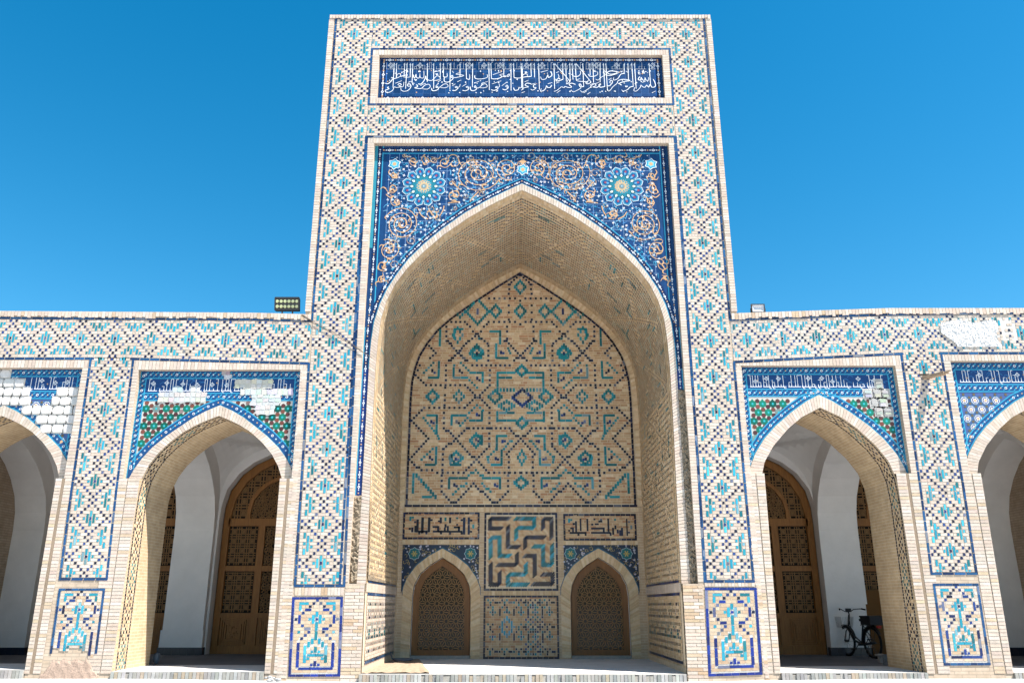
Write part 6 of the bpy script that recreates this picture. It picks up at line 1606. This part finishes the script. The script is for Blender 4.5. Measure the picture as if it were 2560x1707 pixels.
m.bar((xm - .155, yf + .06, 7.2), (xm + .155, yf + .06, 7.2), .022, .01); m.bar((xm, yf + .06, 7.2), (xm, yf + .06, 7.12), .03, .03); m.build('bracket', F2, (M_METAL,))

# loose cables slung across the pier left of the niche
for pts, off, r_ in (([(598,143),(640,165),(690,195),(770,245),(860,292),(960,355),(1060,425),(1140,475)], -.035, .006), ([(598,148),(680,200),(790,262),(930,345),(1075,438),(1140,480)], -.03, .005)):
    m = MB(); cp = [zf('O', x, y, off) for x, y in pts]; m.tube([(p[0], p[1], p[2] - .008 * math.sin(i)) for i, p in enumerate(cp)], r_, 6)
    tag(m.build('cable', None, (M_CABLE,)), 'one of two thin dark cables slung slantwise across the pier left of the niche', 'cable', 'cables across the pier')

# timber stub in the pier right of the second arch
m = MB(); a = zf('M', 1568, 622, -.0); p0 = Vector((a[0] - .03, .06, a[2] - .02)); tip = p0 + Vector((.30, -.36, .02))
m.bar(p0, tip, .115, .055, up=(0, .1, 1))
m.bar(tip, tip + Vector((.05, -.05, .012)), .07, .03, up=(0, .1, 1)); m.bar(tip + Vector((0, 0, .02)), tip + Vector((.09, -.075, .03)), .02, .02, up=(0, .1, 1))
tag(m.build('timber_stub', None, (M_STUB,)), 'short broken timber stub sticking out of the mosaic pier, casting a long shadow', 'beam')
m = MB(); m.box(a[0] - .10, a[0] + .10, -.0125, -.002, a[2] + .03, a[2] + .065, (.05, .04, .03)); m.build('beam_socket', WR, TILEM)

# brown board behind the bicycle
m = MB(); 
m.prism([(8.83, 5.30, .212), (9.55, 5.30, .212), (9.55, 5.44, 1.74), (8.83, 5.44, 1.74)], (0, .025, .002)); tag(m.build('board', None, (M_BOARD,)), 'tall brown board leaning on the white pier behind the bicycle', 'board')

# bicycle
def bicycle(loc, yaw):
    B = thing('bicycle', (0, 0, 0), 'black bicycle with rear box and front wire basket parked in the shaded aisle', 'bicycle')
    Rw = .335; wb = 1.06
    rng = lambda cx_, r_, n=28: [(cx_ + r_ * math.cos(2 * math.pi * i / n), 0, Rw + .01 + r_ * math.sin(2 * math.pi * i / n)) for i in range(n)]
    for cx_ in (0, wb):
        W = thing_child('wheel', B)
        m = MB(); m.tube(rng(cx_, Rw), .025, 8, closed=True); m.build('tyre', W, (M_RUBBER,), True)
        m = MB(); m.tube(rng(cx_, Rw - .035), .013, 6, closed=True)
        for i in range(14):
            t = 2 * math.pi * i / 14; m.tube([(cx_ + .03 * math.cos(t + .5), (-1) ** i * .025, Rw + .01 + .03 * math.sin(t + .5)), (cx_ + (Rw - .04) * math.cos(t), 0, Rw + .01 + (Rw - .04) * math.sin(t))], .0022, 4)
        m.tube([(cx_, -.045, Rw + .01), (cx_, .045, Rw + .01)], .028, 8); m.build('rim', W, (M_METAL,))
        m = MB(); n = 16; g = [(cx_ + (Rw + .045) * math.cos(R(a_)), Rw + .01 + (Rw + .045) * math.sin(R(a_))) for a_ in (range(-10, 160, 10) if cx_ == 0 else range(20, 175, 10))]
        for p, q in zip(g, g[1:]):
            m.poly([(p[0], -.03, p[1]), (q[0], -.03, q[1]), (q[0], .03, q[1]), (p[0], .03, p[1])]); m.poly([(p[0], -.03, p[1]), (q[0], -.03, q[1]), (q[0], -.034, q[1] - .02), (p[0], -.034, p[1] - .02)]); m.poly([(p[0], .03, p[1]), (q[0], .03, q[1]), (q[0], .034, q[1] - .02), (p[0], .034, p[1] - .02)])
        m.build('mudguard', W, (M_METAL,))
    # x: rear wheel 0, front wheel wb
    m = MB(); ax = Rw + .01
    head_t, head_b = (wb - .20, 0, .86), (wb - .13, 0, .62); bb_, st = (.44, 0, .29), (.30, 0, .74)
    m.tube([(wb - .225, 0, .95), head_t, head_b], .022, 8); m.tube([head_b, (.75, 0, .38), bb_], .026, 8); m.tube([head_t, (.80, 0, .52), (.46, 0, .34)], .018, 8); m.tube([bb_, st, (.275, 0, .82)], .02, 8)
    for s_ in (-1, 1):
        m.tube([(0, s_ * .055, ax), bb_], .012, 6); m.tube([(0, s_ * .055, ax), (.305, s_ * .02, .70)], .011, 6); m.tube([(wb, s_ * .055, ax), (wb - .10, s_ * .05, .58), (wb - .12, s_ * .02, .63)], .014, 6)
        m.tube([(.02, s_ * .05, ax + .02), (-.1, s_ * .06, .72)], .007, 5); m.tube([(-.12, s_ * .07, .725), (.30, s_ * .07, .725)], .008, 5)
    m.tube([(.0, -.075, ax), (.44, -.075, .29)], .03, 6)
    m.tube([(.44, -.09, .29), (.44, .09, .29)], .03, 8); m.build('frame', B, (M_METAL,), True)
    m = MB()
    for s_ in (-1, 1): m.tube([(.44, s_ * .09, .29), (.44 + s_ * .12, s_ * .10, .29 - s_ * .11)], .01, 6)
    m.tube([(.44, -.1, .29), (.44, .1, .29)], .014, 6)
    m.build('crank', B, (M_METAL,))
    for s_ in (-1, 1):
        m = MB(); m.box(.44 + s_ * .12 - .045, .44 + s_ * .12 + .045, s_ * .15 - .05, s_ * .15 + .05, .28 - s_ * .11, .302 - s_ * .11); m.build('pedal', B, (M_RUBBER,))
    H_ = thing_child('handlebar', B); m = MB(); hb = (wb - .235, 0, .97)
    m.tube([(wb - .225, 0, .93), hb, (wb - .21, 0, 1.03)], .016, 8)
    m.tube(sum([[(hb[0] + d_ + .02, s_, hb[2] + h_) for d_, s_, h_ in L] for L in ([(-.16, -.33, .10), (-.08, -.28, .12), (.03, -.17, .11), (.03, -.08, .06), (.02, 0, .05), (.03, .08, .06), (.03, .17, .11), (-.08, .28, .12), (-.16, .33, .10)],)], []), .011, 7)
    m.box(hb[0] - .03, hb[0] + .07, -.05, .05, hb[2] + .05, hb[2] + .13); m.build('bar', H_, (M_METAL,), True)
    for s_ in (-1, 1):
        m = MB(); m.tube([(hb[0] - .08, s_ * .29, hb[2] + .122), (hb[0] - .17, s_ * .345, hb[2] + .10)], .018, 8); m.build('grip', H_, (M_RUBBER,))
    m = MB(); x0_, x1_, z0_, z1_ = wb - .10, wb + .20, .66, .90                # wire basket
    for i in range(9):
        t = i / 8; z = z0_ + (z1_ - z0_) * t; e = .03 * t
        for a_, b_ in (((x0_ - e, -.14 - e), (x1_ + e, -.14 - e)), ((x1_ + e, -.14 - e), (x1_ + e, .14 + e)), ((x1_ + e, .14 + e), (x0_ - e, .14 + e)), ((x0_ - e, .14 + e), (x0_ - e, -.14 - e))): m.bar((*a_, z), (*b_, z), .004, .004)
        xx = x0_ + (x1_ - x0_) * t
        for s_ in (-1, 1): m.bar((xx, s_ * .14, z0_), (xx, s_ * .17, z1_), .003, .003)
        yy = -.14 + .28 * t; m.bar((x1_, yy, z0_), (x1_ + .03, yy * 1.2, z1_), .003, .003); m.bar((x0_, yy, z0_), (x0_ - .03, yy * 1.2, z1_), .003, .003); m.bar((x0_, yy, z0_), (x1_, yy, z0_), .003, .003)
    m.build('basket', B, (M_GREYM,))
    m = MB(); sp = [(.10, .085), (.18, .105), (.28, .075), (.40, .03)]
    for (a_, w_), (b_, v_) in zip(sp, sp[1:]):
        for z_, k_ in ((.86, 1), (.81, .8)): m.poly([(a_, -w_ * k_, z_ + .01), (a_, w_ * k_, z_ + .01), (b_, v_ * k_, z_), (b_, -v_ * k_, z_)])
        for s_ in (-1, 1): m.poly([(a_, s_ * w_, .87), (b_, s_ * v_, .86), (b_, s_ * v_ * .8, .81), (a_, s_ * w_ * .8, .82)])
    m.poly([(.10, -.085, .87), (.10, .085, .87), (.10, .068, .82), (.10, -.068, .82)]); m.build('saddle', B, (M_RUBBER,))
    m = MB(); m.prism([(-.30, -.19, .74), (.09, -.19, .74), (.09, .19, .74), (-.30, .19, .74)], (0, 0, .17)); m.prism([(-.32, -.205, .91), (.10, -.205, .91), (.10, .205, .91), (-.32, .205, .91)], (0, 0, .03)); m.build('rear_box', B, (plain('dark_plastic_crate', (.022, .024, .03), .5),))
    m = MB(); m.box(-.345, -.30, -.045, .045, .67, .72); m.build('rear_light', B, (M_RED,))
    m = MB(); m.tube([(.10, .06, .27), (.02, .13, .01)], .009, 6); m.tube([(.10, -.06, .27), (.02, -.13, .01)], .009, 6); m.tube([(.10, .07, .27), (.10, -.07, .27)], .012, 6); m.build('kickstand', B, (M_METAL,))
    B.location = loc; B.rotation_euler = (0, 0, yaw)
ra = gp(2080 + 900 / 8.7125, 1480 + 1415 / 8.7125, .212); 
rear = Vector((zf('R', 925, 1410, 4.25)[0], 4.25, .212)); front = Vector((zf('R', 490, 1400, 5.05)[0], 5.05, .212)); d_ = front - rear
bicycle(rear, math.atan2(d_.y, d_.x))

# stones, rubble, hose, rag
def lump(m, c, r, q, flat=1.0, n=7):
    rows = 5; P_ = []
    for j in range(rows + 1):
        ph = math.pi * j / rows - math.pi / 2
        P_.append([(c[0] + r[0] * math.cos(ph) * math.cos(2 * math.pi * i / n) * q.uniform(.8, 1.15), c[1] + r[1] * math.cos(ph) * math.sin(2 * math.pi * i / n) * q.uniform(.8, 1.15), c[2] + r[2] * (math.sin(ph) * q.uniform(.85, 1.05) + 1) * flat) for i in range(n)])
    for j in range(rows):
        for i in range(n): m.poly([P_[j][i], P_[j][(i + 1) % n], P_[j + 1][(i + 1) % n], P_[j + 1][i]])
q = random.Random(21)
ZS = lambda u, v, s_, x, y: (u + x / s_, v + y / s_)
a = gp(*ZS(2160, 1580, 7.469, 440, 606), .215); m = MB()
m.prism([(a[0] - .055, a[1] - .03, .212), (a[0] + .06, a[1] - .05, .212), (a[0] + .055, a[1] + .07, .212), (a[0] - .06, a[1] + .06, .212)], (.0, .01, .19)); m.prism([(a[0] - .05, a[1] - .02, .402), (a[0] + .04, a[1] - .03, .402), (a[0] + .03, a[1] + .05, .402), (a[0] - .04, a[1] + .05, .402)], (0, 0, .015))
tag(m.build('stone_block', None, (M_GREYST,)), 'upright blue-grey stone block by the jamb of the bicycle arch', 'stone')
a = gp(*ZS(2160, 1580, 7.469, 330, 560), .215); m = MB()
m.prism([(a[0] - .04, a[1] - .03, .212), (a[0] + .05, a[1] - .04, .212), (a[0] + .05, a[1] + .08, .212), (a[0] - .04, a[1] + .08, .212)], (.0, 0, .13)); m.prism([(a[0] - .10, a[1] - .06, .344), (a[0] + .07, a[1] - .07, .352), (a[0] + .07, a[1] + .11, .36), (a[0] - .09, a[1] + .10, .35)], (0, 0, .03))
tag(m.build('stone_slab', None, (M_STONE,)), 'pale flat slab propped on a small block between bicycle and jamb', 'stone')
a = gp(*ZS(340, 1560, 6.095, 306, 600), .235); m = MB(); lump(m, (a[0], a[1], .225), (.075, .10, .12), q, 1.0, 8)
tag(m.build('boulder', None, (M_GREYST,)), 'dark grey boulder beside the left jamb of the full left arch', 'stone')
m = MB()
for x, y, s_ in ((370, 800, .05), (310, 840, .055), (430, 830, .045), (480, 838, .05), (260, 850, .04), (395, 770, .035), (350, 838, .03), (450, 800, .03)):
    a = gp(*ZS(640, 1600, 8.371, x, y), .10); lump(m, (a[0], min(a[1], -.08), .085 + (.03 if y < 805 else 0)), (s_, s_, s_ * .6), q)
o = m.build('rubble', None, (M_STONE,)); o['kind'] = 'stuff'; o['label'] = 'small heap of broken brick at the foot of the arch jamb'
a = gp(*ZS(20, 1600, 8.375, 480, 770), .115); m = MB(); m.tube([(a[0] - .05, a[1], .16), (a[0] + .03, a[1] - .01, .165)], .045, 10)
m.tube([(a[0] + .03, a[1], .165), (a[0] + .10, a[1] + .02, .15), (a[0] + .2, a[1] + .03, .13)], [.03, .028, .02], 8); tag(m.build('pipe_end', None, (M_GREYM,)), 'dark pipe end lying at the kerb by the worn pier foot', 'pipe')
m = MB(); c = gp(*ZS(940, 1600, 8.375, 560, 440), .21); c = (c[0], min(c[1], 4.2), .215)
hp = [(c[0] + (.17 + .012 * i / 8) * math.cos(i * .55), c[1] + .12 * math.sin(i * .55), .225 + .012 * (i / 12)) for i in range(40)]; m.tube(hp, .013, 6); m.tube([hp[-1], (c[0] - .25, c[1] + .12, .26), (c[0] - .3, c[1] + .15, .4)], .013, 6)
tag(m.build('hose', None, (M_GREYM,)), 'coil of dark hose in the shaded left corner of the niche', 'hose')
